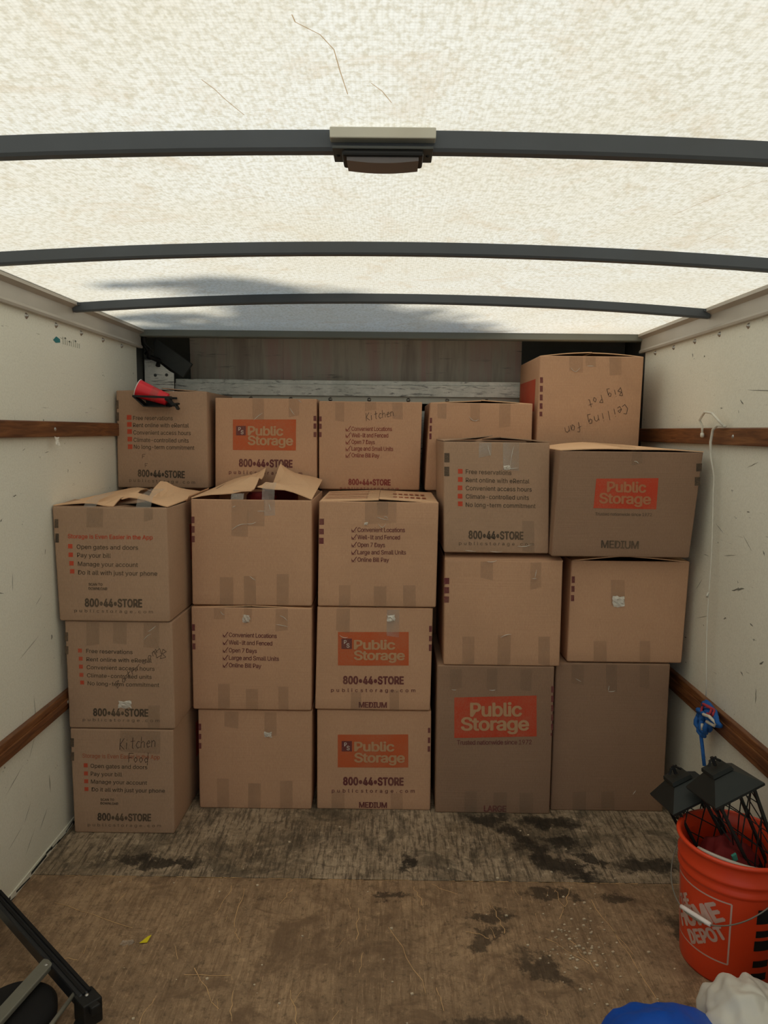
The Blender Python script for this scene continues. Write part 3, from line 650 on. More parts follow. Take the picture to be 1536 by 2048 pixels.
    def squares(s, cells, mat, name='edge_mark'):
        for (x0, x1, y0, y1) in cells: s.rect(x0, x1, y0, y1, mat, name, nx=1, ny=1)
    def bullets(s, pts, mat='redorange', r=3.9):
        m = MB()
        for x, y in pts:
            n = len(m.v); m.add([s.pt(x+a*r, y+b*r, .0007) for a, b in ((-1,-1),(1,-1),(1,1),(-1,1))], [(0, 3, 2, 1)])
        m.done('bullet_squares', MAT[mat], s.root)
    def ticks(s, pts, mat):
        m = MB(); self = s
        def st(poly, w):
            for (a, b), (c, d) in zip(poly[:-1], poly[1:]):
                L = math.hypot(c-a, d-b) or 1; nx, ny = -(d-b)/L*w, (c-a)/L*w
                m.add([self.pt(a-nx, b-ny, .0008), self.pt(c-nx, d-ny, .0008), self.pt(c+nx, d+ny, .0008), self.pt(a+nx, b+ny, .0008)], [(0, 1, 2, 3)])
        for x, y in pts:
            st([(x, y-3), (x+3, y+1)], .9); st([(x+2.6, y+1), (x+10, y-9)], .75)
            st([(x, y-6), (x, y+1.5), (x+7.5, y+1.5), (x+7.5, y-3)], .28)
        m.done('tick_marks', MAT[mat], s.root)
    def pen(s, word, x, y, dx, dy, hx, hy, w=.55, adv=.78, name='handwriting'):
        """word written from px (x,y); (dx,dy) one letter-width, (hx,hy) one letter-height"""
        m = MB(); px = 0
        for ch in word:
            for st in PEN.get(ch, []):
                pts = []
                for a, b in zip(st[:-1], st[1:]):
                    for i in range(3): t = i/3; pts.append((a[0]+(b[0]-a[0])*t, a[1]+(b[1]-a[1])*t))
                pts.append(st[-1]); P = [(x+dx*(px+a)+hx*b, y+dy*(px+a)+hy*b) for a, b in pts]
                for (a, b), (c, d) in zip(P[:-1], P[1:]):
                    L = math.hypot(c-a, d-b) or 1; nx, ny = -(d-b)/L*w, (c-a)/L*w
                    m.add([s.pt(a-nx, b-ny, .0016), s.pt(c-nx, d-ny, .0016), s.pt(c+nx, d+ny, .0016), s.pt(a+nx, b+ny, .0016)], [(0, 1, 2, 3)])
            px += adv
        return m.done(name, MAT['pen'], s.root)
    def tapes(s, lst, mat='tape'):
        for k, t in enumerate(lst):
            x0, x1, y0, y1 = t; j = random.uniform(-3, 3); j2 = random.uniform(-2, 2)
            s.patch([(x0, y0), (x1, y0), (x1+j2*.4, y1+j), (x0+j2*.4, y1-j)], mat, 'tape_strip', d=.0012+.0002*k, nx=3, ny=5)
    def wrinkle(s, lst):
        """crease highlights on the tape, painted white on fine raised ridges"""
        for (x0, y0, x1, y1, r) in lst:
            pts = []
            for i in range(7):
                t = i/6; pts.append(s.pt(x0+(x1-x0)*t, y0+(y1-y0)*t+r*math.sin(math.pi*t), .0022))
            m = MB(); m.tube(pts, [.0003, .0009, .0012, .0013, .0012, .0008, .0003], 5); m.done('tape_crease', MAT['tape_white'], s.root)
    def crumple(s, x0, x1, y0, y1):
        m = MB(); N = 5; vs = []
        for j in range(N+1):
            for i in range(N+1):
                e = 1 if 0 < i < N and 0 < j < N else .3
                vs.append(s.pt(x0+(x1-x0)*(i/N)+random.uniform(-1.5, 1.5), y0+(y1-y0)*(j/N)+random.uniform(-1.5, 1.5), .0025+random.uniform(0, .007)*e))
        m.add(vs, [(j*(N+1)+i, (j+1)*(N+1)+i, (j+1)*(N+1)+i+1, j*(N+1)+i+1) for j in range(N) for i in range(N)]); m.done('crumpled_tape', MAT['tape_white'], s.root)
    def logo_old(s, r, b1, b2, badge, tx):
        L = s.rect(*r, 'orange', 'printed_logo', nx=18, ny=10)
        s.lines([('Public', tx[0], tx[1], b1, b1+.3, 18, .028, .96), ('Storage', tx[0], tx[2], b2, b2+.5, 18, .028, .96)], 'logo_kraft', 'logo_lettering', .0016, L)
        s.rect(*badge, 'purple', 'logo_badge', d=.0014, nx=2, ny=2, parent=L)
        w = badge[1]-badge[0]; h = badge[3]-badge[2]
        s.lines([('P', badge[0]+w*.24, badge[0]+w*.50, badge[2]+h*.50, badge[2]+h*.50, h*.36, .02, 1), ('S', badge[0]+w*.48, badge[0]+w*.78, badge[2]+h*.86, badge[2]+h*.86, h*.40, .02, 1)], 'white_ink', 'badge_letters', .0020, L)

def chk(b, xs, ys, mat, x1s, y_off=0, cap=8.4):
    T = ['Convenient Locations', 'Well-lit and Fenced', 'Open 7 Days', 'Large and Small Units', 'Online Bill Pay']
    b.lines([(t, xs, x1, y-.3, y+.6, cap, .012, .95) for t, x1, y in zip(T, x1s, ys)], mat)
    b.ticks([(xs-11.5, y-1) for y in ys], mat)
FREE = ['Free reservations', 'Rent online with eRental', 'Convenient access hours', 'Climate-controlled units', 'No long-term commitment']
APP = ['Open gates and doors', 'Pay your bill', 'Manage your account', 'Do it all with just your phone']

# ---- left stack (grey-brown boxes), bottom to top
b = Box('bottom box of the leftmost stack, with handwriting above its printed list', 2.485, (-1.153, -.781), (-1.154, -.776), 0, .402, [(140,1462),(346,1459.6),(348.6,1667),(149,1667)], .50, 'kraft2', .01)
b.closed()
b.lines([('Storage is Even Easier in the App', 165, 320, 1517, 1517, 8, .01, 1)], 'faint')
b.lines([(t, x0, x1, y, y+.5, 7.8, .006, 1) for t, x0, x1, y in zip(APP, (181.7,182,182.5,184), (295,244.6,294.6,330), (1536.5,1552,1567.5,1583))]+[('SCAN TO', 201.7, 229, 1601.5, 1601.5, 4.5, .02, 1), ('DOWNLOAD', 201.7, 237, 1609, 1609, 4.5, .02, 1)], 'charcoal')
b.lines([('800•44•STORE', 195.5, 302.7, 1641, 1641, 14, .045, 1.04), ('publicstorage.com', 176, 322, 1653.5, 1653.5, 6, .0, 1.5)], 'charcoal')
b.bullets([(172, 1532), (172.5, 1548), (173, 1563.5), (173.5, 1579)])
b.squares([(141,148,1480,1497), (141.5,148.5,1507,1524)], 'charcoal')
b.tapes([(241,321,1462,1505)]); b.pen('Kitchen', 240, 1500, 13.5, -1.5, 1, -22); b.pen('Food', 257, 1524, 13.5, 0, 1, -18)
b.patch((.55, .98, .42, .78), 'redorange', 'printed_logo', face='right', nx=4, ny=4)
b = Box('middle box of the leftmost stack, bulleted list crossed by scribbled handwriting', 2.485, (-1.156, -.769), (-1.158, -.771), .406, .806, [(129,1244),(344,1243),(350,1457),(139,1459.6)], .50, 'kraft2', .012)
b.closed()
b.lines([(t, x0, x1, y, y+.6, 7.8, .006, 1) for t, x0, x1, y in zip(FREE, (173,173.7,174,174.8,176), (266,303.8,309.6,303.8,318.8), (1306,1322.5,1338.6,1355,1371))], 'charcoal')
b.lines([('800•44•STORE', 186.7, 297, 1433, 1432, 14.5, .045, 1.04), ('publicstorage.com', 166, 319, 1444.6, 1443, 6, .0, 1.5)], 'charcoal')
b.bullets([(160.5,1302),(162,1318),(162.5,1334),(163.5,1350.5),(165,1366)])
b.squares([(130,136.5,1266,1284), (131,137,1294,1310)], 'charcoal')
b.tapes([(173,199,1245,1290),(227,254,1245,1287),(288,319,1245,1294),(296,320,1409,1457)]); b.crumple(238, 264, 1401, 1415)
b.wrinkle([(288,1278,303,1266,-2), (296,1262,312,1250,1)])
b.pen('Bathroom', 236, 1376, 13, -12, -4, -13, .5); b.pen('OB', 308, 1312, 17, 4, 5, -19, .5)
b.patch((.55, .98, .42, .78), 'redorange', 'printed_logo', face='right', nx=4, ny=4)
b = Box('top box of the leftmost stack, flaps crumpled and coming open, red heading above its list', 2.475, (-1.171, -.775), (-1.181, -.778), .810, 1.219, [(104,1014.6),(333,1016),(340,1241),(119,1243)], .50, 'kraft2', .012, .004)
b.flap((.01,.01,0), (.01,.99,0), (.99,.985,-.012), (.99,.70,-.012), name='flap'); b.flap((.01,.01,-.001), (.99,.01,-.001), (.97,.30,-.03), (.03,.30,.01), name='flap')
b.flap((.0,.02,.002), (.0,.98,.006), (.44,.99,.030), (.52,.03,.014), .004, 'kraft_toplit', rough=.012)
b.flap((1.0,.02,.002), (1.0,.98,.010), (.60,.99,.030), (.56,.10,.022), .005, 'kraft_toplit', rough=.015)
b.flap((1.0,.97,.0), (1.0,.45,.0), (1.045,.40,.022), (1.045,.95,.030), 0, 'kraft_toplit')
b.lines([('Storage is Even Easier in the App', 136, 306, 1076, 1077, 8.2, .016, 1)], 'redorange')
b.lines([(t, x0, x1, y, y+.5, 8.6, .006, 1) for t, x0, x1, y in zip(APP, (154,155,156.5,157), (277,222.7,276.5,315), (1097,1113.5,1131,1148))]+[('SCAN TO', 178, 206, 1170, 1170, 5, .02, 1), ('DOWNLOAD', 178, 215.4, 1178.3, 1178.3, 5, .02, 1)], 'charcoal')
b.lines([('800•44•STORE', 170, 285, 1212.5, 1212, 15.6, .045, 1.04), ('publicstorage.com', 149, 306, 1224.6, 1224, 6.2, .0, 1.5)], 'charcoal')
b.bullets([(141,1092),(142,1109),(143.5,1126),(145,1142)], r=4.4)
b.squares([(109.5,117,1038.5,1056), (111,118,1067,1085)], 'charcoal')
b.tapes([(174,207,1016,1054),(288,306,1016,1040)])
b.patch((.50, .97, .44, .78), 'redorange', 'printed_logo', face='right', nx=4, ny=4)
def over_edge(b, x0, x1, y, v1, lift, mat='tape_shiny', dy=0):
    """tape running from the front edge back over the flaps"""
    u0, _ = b.uw(x0, y); u1, _ = b.uw(x1, y); vs = []
    for i in range(7):
        t = i/6
        for u in (u0, u1):
            h = lift(t)+.0062+random.uniform(0, .002)
            vs.append(b.F[2].lerp(b.F[3], u)+b.D*(t*v1)+Vector((0, -.003*(1-t), h if i else .001)))
    mesh_obj('tape_strip', vs, [(2*i, 2*i+1, 2*i+3, 2*i+2) for i in range(6)], MAT[mat], b.root)
over_edge(b, 167, 192, 1015, .35, lambda t: .012+.02*t); over_edge(b, 272, 302, 1015, .3, lambda t: .028+.02*t)

# ---- second stack
b = Box('plain box at the bottom of the second stack from the left', 2.67, (-.736, -.291), (-.735, -.288), 0, .405, [(395.8,1423.5),(624,1421),(622.5,1617),(399,1617)], .440)
b.closed(); b.squares([(397,402.5,1450,1463),(397.3,402.7,1470,1480.5),(397.6,402.9,1488,1499)], 'purple')
b.tapes([(449,477,1425,1456),(529,553,1424,1471),(434,458,1557,1617),(497,522,1565,1617),(560,585,1559,1617)]); b.crumple(529, 544, 1463, 1472)
b = Box('box with maroon ticked list, middle of the second stack from the left', 2.66, (-.751, -.290), (-.751, -.288), .412, .819, [(382,1216),(623.5,1215),(622.5,1421),(386,1421)], .440)
b.closed(.004, .004, .004, .004); b.squares([(384,390,1250,1263),(384.5,390.5,1270,1282),(385,391,1288,1300)], 'purple')
chk(b, 458, (1274,1289,1304.6,1319.7,1334.7), 'purple', (554,545,514,558.4,523))
b.tapes([(488,504,1217,1246),(551.5,576,1216,1260),(428,449.5,1217,1239),(436.6,460,1368,1420),(492,516,1378,1420),(557,577,1372,1420)])
b.crumple(486, 500, 1229, 1244); b.wrinkle([(552,1248,576,1252,-1),(560,1230,575,1240,-2),(441,1223,449,1230,2)])
b = Box('box with its flaps sprung open, top of the second stack from the left', 2.66, (-.746, -.288), (-.744, -.288), .828, 1.234, [(381,996.6),(623.4,1003),(623.4,1211),(384.6,1208)], .440, 'kraft', 0, .005)
b.flap((.0,.02,.001), (.0,.98,.012), (.46,.99,.082), (.50,.02,.026), .010, 'kraft_toplit', rough=.01)
b.flap((1.0,.02,.001), (1.0,.98,.045), (.60,.97,.074), (.54,.08,.042), .012, 'kraft_toplit', rough=.015)
b.flap((.03,.985,-.0), (.97,.985,-.0), (.93,.72,-.06), (.07,.72,-.03), 0, 'kraft'); b.flap((.03,.02,-.004), (.97,.02,-.004), (.94,.30,-.05), (.06,.30,-.09), 0, 'kraft')
b.squares([(382.5,389,1031,1044),(382.8,389.3,1050,1063),(383.2,389.5,1069.5,1082)], 'purple')
b.tapes([(463,496,1000,1071),(496,530,1001,1051),(440,467,1152,1209),(488,512,1150,1210),(554,578,1146,1210)]); b.tapes([(528,550,1001,1031)], 'tape_shiny')
b.wrinkle([(464,1058,494,1047,-4),(494,1046,513,1043,2),(515,1022,531,1022,0),(500,1150,512,1158,1),(465,1014,471,1011,0),(538,1008,541,1020,0)])
over_edge(b, 462, 487, 998, .12, lambda t: .012+.012*t); over_edge(b, 524, 549, 1001, .12, lambda t: .030+.025*t)
m = MB()   # printed slots on the left flap
for u in (.14, .20):
    vs = []
    for i in range(5):
        v = .32+.42*i/4; h = .012*v*(1-u/.48)+(.026+(.082-.026)*v)*(u/.48)+.010*math.sin(math.pi*u/.48)+.0052
        for du in (-.004, .004): vs.append(b.F[2].lerp(b.F[3], u+du)+b.D*v+Vector((0, 0, h)))
    m.add(vs, [(2*i, 2*i+1, 2*i+3, 2*i+2) for i in range(4)])
m.done('printed_lines', MAT['charcoal'], b.root)
it = MB(); it.lathe([(0,.06),(.05,.06),(.06,.05),(.07,-.12),(0,-.12)], 20, None, (-.50, 2.80, 1.19)); it.obox((-.44, 2.92, 1.20), (.06,.01,.0), (0,.05,.0), (0,0,.06))
tag(it.done('pot', MAT['red_dark'], smooth=False), 'dark reddish item showing between the open flaps of the box', 'pot')

# ---- third stack
LOGOC = ((675.5,816.5,1468.5,1533.6), 1500.7, 1522.7, (683.5,704,1481,1501.5), (708.5,789,810))
b = Box('box printed with orange logo, bottom of the centre stack on the floor', 2.675, (-.269, .182), (-.269, .178), 0, .409, [(634,1420),(862.7,1424.5),(860.6,1620),(634,1618)], .440)
b.closed(); b.logo_old(*LOGOC)
b.lines([('800•44•STORE', 686, 807.5, 1568.6, 1569, 15, .05, 1.04), ('publicstorage.com', 663.6, 829.5, 1584, 1584, 7, .012, 1.6), ('MEDIUM', 718, 774, 1614.5, 1615, 11, .03, .95)], 'purple')
b.squares([(856,860.6,1456,1466),(855.8,860.4,1475,1486),(855.4,860.2,1492,1503)], 'purple'); b.tapes([(663,689,1582,1618),(781,805,1585,1619)])
b = Box('box printed with orange logo, second from the bottom of the centre stack', 2.665, (-.276, .173), (-.267, .176), .416, .823, [(634.6,1213),(866,1216),(860.6,1421),(630,1418.7)], .440)
b.closed(); b.logo_old((676,817.6,1262,1329), 1296, 1317, (683,704,1275,1295.6), (708,790.8,810))
b.lines([('800•44•STORE', 686, 808, 1366, 1366.5, 15, .05, 1.04), ('publicstorage.com', 662, 831, 1382.6, 1382.8, 7, .012, 1.6), ('MEDIUM', 717.7, 774, 1414.4, 1414.8, 11, .03, .95)], 'purple')
b.squares([(858.5,864,1250,1262),(858.2,863.7,1270,1280.5),(857.9,863.4,1287,1300)], 'purple')
b.tapes([(673,700,1216,1262),(702,723,1383,1419),(779,798,1378,1420)]); b.tapes([(774,799,1218,1271)], 'tape_shiny'); b.crumple(774, 790, 1228, 1241); b.wrinkle([(679,1268,696,1272,3)])
b = Box('box with maroon ticked list and three clear tapes, top of the centre stack', 2.66, (-.265, .187), (-.260, .190), .829, 1.232, [(638,1001.3),(877.5,1005.7),(871.7,1214),(635.5,1211.7)], .440, 'kraft', 0, .004)
b.closed(.005, .005, .009, .004); b.squares([(638.6,648,1036,1048),(638.2,647.6,1056,1067),(637.8,647.2,1074,1086)], 'purple')
chk(b, 715, (1062.5,1077,1092,1107,1121.7), 'purple', (810,800,770,812,778))
b.tapes([(730,793,1004,1046),(754,776,1004,1030),(678,701,1169,1212),(748,773,1171,1213),(806,831,1169,1213)]); b.wrinkle([(754,1033,777,1039,1),(756,1045,772,1046,8),(768,1034,776,1037,-3)]); b.crumple(728, 736, 1044, 1049)
over_edge(b, 731, 757, 1003, .98, lambda t: .006, 'tape'); over_edge(b, 757, 793, 1003, .98, lambda t: .008, 'tape')
m = MB()
for v in (.16, .30, .46, .60, .78):
    m.add([b.F[2].lerp(b.F[3], u)+b.D*(v+dv)+Vector((0, 0, .0045+.005*u*2)) for u, dv in ((.03, 0), (.40, 0), (.40, .035), (.03, .035))], [(0, 1, 2, 3)])
for v in (.2, .5):
    for k in range(6): m.add([b.F[2].lerp(b.F[3], u)+b.D*(v+dv)+Vector((0, 0, .0052+.011*(1-u))) for u, dv in ((.62+k*.05, 0), (.655+k*.05, 0), (.655+k*.05, .1), (.62+k*.05, .1))], [(0, 1, 2, 3)])
m.done('printed_lines', MAT['faint'], b.root)

# ---- fourth stack
b = Box('tall box printed LARGE with red logo standing on the floor', 2.66, (.200, .652), (.197, .649), 0, .600, [(875,1328),(1109,1337),(1099,1629.6),(870.5,1624)], .440, 'kraft_shaded')
b.closed(); L = b.rect(908.8, 1073, 1391.5, 1472, 'redorange', 'printed_logo', nx=18, ny=10)
b.lines([('Public', 940, 1044, 1429, 1431, 26, .028, .96), ('Storage', 921.6, 1058, 1456.5, 1459, 25, .028, .96)], 'logo_kraft', 'logo_lettering', .0016, L)
b.lines([('Trusted nationwide since 1972', 914, 1063, 1485.5, 1487.5, 9, .008, .95), ('LARGE', 967.6, 1012.7, 1622.5, 1623.5, 12, .03, .95)], 'purple')
b.squares([(1102,1107.6-k*.5,1374+k*18.5,1386.5+k*18.5) for k in range(5)], 'purple'); b.squares([(1101,1104,1466,1472)], 'purple')
b.tapes([(900,924,1336,1375),(974,995,1337,1379),(1041,1063,1340,1381),(929,954,1580,1626),(987,1014,1583,1626),(1039,1066,1585,1627)]); b.wrinkle([(903,1375,913,1376,1),(978,1378,991,1378,1)])
b = Box('plain box with puffed top edge, resting on the LARGE box', 2.66, (.221, .668), (.218, .665), .603, 1.014, [(887,1121),(1126,1124),(1119,1335),(887,1332)], .440)
b.flap((.0,.0,-.002), (1.0,.0,-.002), (.98,.45,.016), (.02,.45,.016), .008, 'kraft'); b.flap((.0,1,-.002), (1.0,1,-.002), (.98,.56,.016), (.02,.56,.016), .004, 'kraft')
b.squares([(885.5,896,1156.6,1169),(885.8,896,1175,1187.5),(886,896,1193.5,1206)], 'purple')
b.tapes([(959,984,1124,1159),(1060,1082,1126,1178),(924,948,1274,1331),(995,1021,1271,1332),(1076,1099,1274,1332)]); b.wrinkle([(972,1124,992,1122,2),(1063,1158,1073,1158,0),(1000,1276,1022,1269,-2),(1072,1140,1069,1156,1)])
b = Box('box with red bullet list and loose taped flaps, top of the fourth stack', 2.67, (.214, .612), (.204, .601), 1.041, 1.460, [(887,885.8),(1100,883.5),(1097.5,1104.6),(888,1104.6)], .435, 'kraft2')
b.flap((.0,.0,.001), (.0,.98,.001), (.44,.98,.004), (.46,.0,.022), .0); b.flap((1,.0,.001), (1,.98,.001), (.50,.98,.004), (.54,.0,.016), .0)
b.lines([(t, x0, x1, y, y+.6, 8.6, .006, 1) for t, x0, x1, y in zip(FREE, (931.5,)*5, (1022.7,1058.8,1063.4,1057.8,1071), (947.6,963.9,979.8,996.3,1012.7))]+[('800•44•STORE', 937, 1047, 1076, 1076.5, 15, .045, 1.04), ('publicstorage.com', 918, 1068, 1089, 1089, 6.5, .0, 1.5)], 'charcoal')
b.bullets([(920.5,943),(920.5,959),(920,975.5),(920,992),(920.5,1007)], r=4.6); b.squares([(888.6,899,908,926),(888.6,898.5,934.6,953)], 'charcoal')
b.tapes([(958,983,886,913),(1006,1038,885,939)], 'tape_shiny'); b.tapes([(1044,1068,1039,1102)]); b.wrinkle([(975,890,981,912,1),(1028,892,1020,930,-6),(1008,936,1036,934,1),(1035,1090,1062,1087,2),(980,1101,1004,1102,1),(930,1100,952,1102,0)])
b.crumple(1008, 1020, 930, 938)

# ---- fifth stack
b = Box('tall plain box on the floor at the right end, beneath two others', 2.69, (.662, 1.110), (.661, 1.106), 0, .606, [(1112,1326),(1341,1330),(1325.6,1624),(1101,1617)], .455, 'kraft_shaded')
b.closed(); b.tapes([(1143,1168,1329,1367),(1212,1233.5,1329,1381),(1279,1298,1331,1375),(1145,1172,1580,1620),(1202,1228,1580,1620)]); b.wrinkle([(1151,1356,1162,1362,0),(1218,1370,1216,1380,0),(1216,1381,1230,1380,1),(1265,1587,1271,1579,0)])
b = Box('plain box with one blob of crumpled tape on its face, right end stack', 2.69, (.703, 1.149), (.705, 1.158), .612, 1.012, [(1143,1121),(1380,1124),(1363,1327.4),(1134,1322)], .455)
b.closed(.019, .018, .015, .018, .001); b.squares([(1143.3,1149.5,1152,1165),(1142.7,1149,1171,1182.5),(1142,1148.3,1189,1201)], 'purple')
b.tapes([(1221,1248.5,1159,1208),(1187,1213,1280,1322),(1279,1300,1281,1323)]); b.crumple(1225, 1247, 1191, 1212)
b = Box('wide shade-darkened box printed MEDIUM under a red logo, against the right wall', 2.63, (.613, 1.128), (.624, 1.144), 1.038, 1.432, [(1117,898),(1399.5,908.7),(1378.6,1117.3),(1103,1107.6)], .40, 'kraft_shaded', 0, .004, lean=.03)
b.flap((.0,.0,.0), (.0,.99,.0), (.36,.99,.024), (.52,.0,.006), .004, 'kraft_toplit'); b.flap((1,.0,.0), (1,.99,.0), (.37,.99,.024), (.525,.0,.006), .003, 'kraft_toplit')
L = b.patch([(1189,954),(1311.6,956),(1309,1017.5),(1184.5,1012)], 'redorange', 'printed_logo', nx=18, ny=10)
b.lines([('Public', 1210, 1288, 980.5, 983.5, 20, .028, .96), ('Storage', 1195, 1298, 1002, 1007, 19.5, .028, .96)], 'logo_dim', 'logo_lettering', .0016, L)
b.lines([('Trusted nationwide since 1972', 1188, 1300.8, 1026.5, 1031, 6, .0, .95), ('MEDIUM', 1201.7, 1276.7, 1092.5, 1096, 15, .025, .95)], 'charcoal')
b.squares([(1386,1397,929.6,945),(1384,1395,956,973)], 'charcoal'); b.tapes([(1258,1279,905,928)]); b.wrinkle([(1262,922,1272,927,-2)])
over_edge(b, 1244, 1276, 905, .98, lambda t: .007+.012*t, 'tape')

# ---- back row, on top of a hidden row
b = Box('upper back-row box at the left with bullet list, beneath the taped red cup', 3.08, (-1.178, -.783), (-1.173, -.783), 1.240, 1.656, [(232,780),(413.5,785),(416.5,970),(235.6,973.6)], .50, 'kraft2')
b.closed(.003, .008, .010, .014)
b.lines([(t, x0, x1, y, y+.8, 8, .006, 1) for t, x0, x1, y in zip(FREE, (266.6,266.6,267,267.5,268), (346,377.8,381.8,377.8,389), (838.2,852.2,866.8,881.3,895))]+[('800•44•STORE', 275.7, 369.8, 950, 951, 13, .045, 1.04), ('publicstorage.com', 258.6, 389.8, 961, 962, 6, .0, 1.5)], 'charcoal')
b.bullets([(258.5,833),(259,847),(259.5,861),(260,876),(260.5,891)], 'redorange', 4.6); b.squares([(232.8,237.5,799,816),(233,238,823,840)], 'charcoal')
b.pen('A E', 256, 917, 9, 0, 0, -9, .35); b.pen('F E', 285, 914, 9, 0, 0, -8, .35); b.pen('F', 290, 932, 9, 0, 0, -8, .35)
b = Box('back-row box with large orange logo, second from the left', 3.11, (-.761, -.3135), (-.755, -.3145), 1.240, 1.631, [(430,795),(634,799),(636,978),(430,980)], .455)
b.closed(); b.logo_old((466,593,839,901), 870.8, 890, (472.6,492,852,871), (496,567.7,587.5))
b.lines([('800•44•STORE', 478, 586.7, 934.3, 935, 14.5, .05, 1.04), ('publicstorage.com', 458, 606, 950, 950.5, 7, .012, 1.6)], 'purple')
b.squares([(628,633.6,832,842),(628.2,633.8,847,857.5),(628.4,634,864,874)], 'purple')
b.tapes([(505,528,797,839),(578,599,798,833)]); b.wrinkle([(508,840,526,826,-1),(580,816,590,830,1),(597,800,604,806,0)])
b = Box('back-row box with red ticked list and pen writing near its top, third from the left', 3.11, (-.305, .136), (-.305, .142), 1.240, 1.622, [(636,801),(844.6,806),(838.7,982),(636,982)], .455)
b.closed(); chk(b, 702, (862,875,888.4,902,915.7), 'maroon_red', (783.7,776,749,786,758), cap=8.2)
b.lines([('800•44•STORE', 695.5, 781, 972, 972.5, 11.5, .05, 1.04)], 'maroon_red')
b.lines([('publicstorage.com', 678.6, 797, 981, 981.3, 4.5, .012, 1.5)], 'maroon_red')
b.squares([(636.5,641.5,832,842),(636.5,641.5,847,857.5),(636.4,641.4,864,874)], 'purple')
b.tapes([(669,687,804,842),(729,752,804,821),(784,805,806,839)]); b.pen('Kitchen', 732, 842, 10.5, -1.8, -1, -16, .45)
b = Box('plain back-row box behind the bullet-list box of the fourth stack', 3.11, (.160, .622), (.176, .620), 1.240, 1.621, [(860,802),(1066.6,810),(1062,983),(849.5,983)], .455)
b.closed(.008, .006, .010, .006); b.squares([(859.5,864,833,844),(859,863.5,849,861),(858.5,863,865,877)], 'purple')
b.tapes([(875,893,805,835),(941,960,806,842),(999,1022,808,855)]); b.wrinkle([(938,832,958,838,6)])
b = Box('tallest box at upper right with upside-down pen writing', 3.11, (.640, 1.083), (.644, 1.089), 1.240, 1.825, [(1074,711.5),(1288,713),(1268.6,1004),(1060.3,1003)], .455, 'kraft', 0)
b.closed(.014, .016, .012, .014, .003); b.squares([(1073.5,1079.5,757,769),(1073.1,1079,775,787.6),(1072.8,1078.6,793.5,806),(1072.4,1078.2,812,824),(1072,1077.6,830,840)], 'purple')
b.tapes([(1134,1162,713,745),(1167,1188,713,734),(1216,1241,714,752)]); b.wrinkle([(1136,736,1156,736,9),(1170,733,1184,733,0)])
b.pen('Ceiling fan', 1252, 812, -15.5, 6.2, 4, 20, .55); b.pen('Big Pot', 1239, 778, -13, 5.0, 4, 17, .55)
b.patch((.05, .85, .60, .84), 'redorange', 'printed_logo', face='left', nx=4, ny=4)
# the hidden row that carries the back row
for k, (x0, x1, wh) in enumerate(((-1.165, -.79, 'leftmost stack'), (-.755, -.315, 'second stack'), (-.30, .135, 'centre stack'), (.175, .615, 'fourth stack'), (.64, 1.08, 'right end stack'))):
    bb = Box('tall plain supporting box hidden behind the '+wh, 3.155, (x0, x1), (x0, x1), 0, 1.234, [(0,0),(1,0),(1,1),(0,1)], .42, 'kraft', group='boxes hidden under the back row'); bb.closed(.001, .001, .001, .001)

# ------------------------------------------------------------------ red cup in a black holder, taped on the upper left box
cup = empty('plastic_cup', (-1.0, 3.04, 1.65)); tag(cup, 'red plastic cup lying on its side, taped to the upper left box', 'cup')
A = Vector((-1.062, 3.035, 1.664)); B = Vector((-.942, 3.045, 1.618)); dz = (B-A).normalized(); ex = dz.orthogonal().normalized(); ey = dz.cross(ex)
Lc = (B-A).length
m = MB(); m.lathe([(.0390,0),(.0380,.004),(.0325,Lc*.45),(.0318,Lc*.47),(.0265,Lc-.004),(.025,Lc),(0,Lc)], 28, (ex, ey, dz), A); m.done('cup_body', MAT['redcup'], cup, True)
m = MB(); m.lathe([(.0372,0),(.0368,.002),(.031,Lc*.45),(.024,Lc-.006),(0,Lc-.006)], 28, (ex, ey, dz), A); m.done('cup_inside', MAT['cup_white'], cup, True)
m = MB(); ring = [A+(ex*math.cos(2*math.pi*k/28)+ey*math.sin(2*math.pi*k/28))*.0392 for k in range(29)]; m.tube(ring, .0018, 6, False); m.done('cup_rim', MAT['cup_white'], cup, True)
m = MB(); m.lathe([(.0332,Lc*.46),(.0300,Lc*.70)], 28, (ex, ey, dz), A); m.done('tape_band', MAT['tape'], cup, True)
hd = empty('tray', (-.99, 3.03, 1.61)); tag(hd, 'black plastic tray holding the red cup on the upper left box', 'tray')
m = MB()
m.obox((-.990, 2.994, 1.628), (.082, 0, -.002), (0, .004, 0), (0, 0, .0045)); m.obox((-.990, 3.070, 1.628), (.082, 0, -.002), (0, .003, 0), (0, 0, .0045)); m.done('tray_rim', MAT['black'], hd, bevel=.001)
m = MB(); m.obox((-1.052, 3.038, 1.609), (.022, 0, -.020), (0, .033, 0), (.002, 0, .002)); m.obox((-.985, 3.038, 1.589), (.048, 0, 0), (0, .033, 0), (0, 0, .002)); m.obox((-.985, 3.068, 1.607), (.056, 0, 0), (0, .002, 0), (0, 0, .018)); m.done('tray_bottom', MAT['black'], hd, bevel=.001)
m = MB(); m.obox((-.925, 3.035, 1.608), (.018, 0, -.015), (0, .02, 0), (.003, 0, .004)); m.obox((-.902, 3.03, 1.600), (.012, 0, .002), (0, .018, 0), (0, 0, .004)); m.obox((-.897, 3.03, 1.588), (.006, 0, -.010), (0, .015, 0), (.003, 0, .003)); m.done('tray_latch', MAT['black'], hd, bevel=.001)

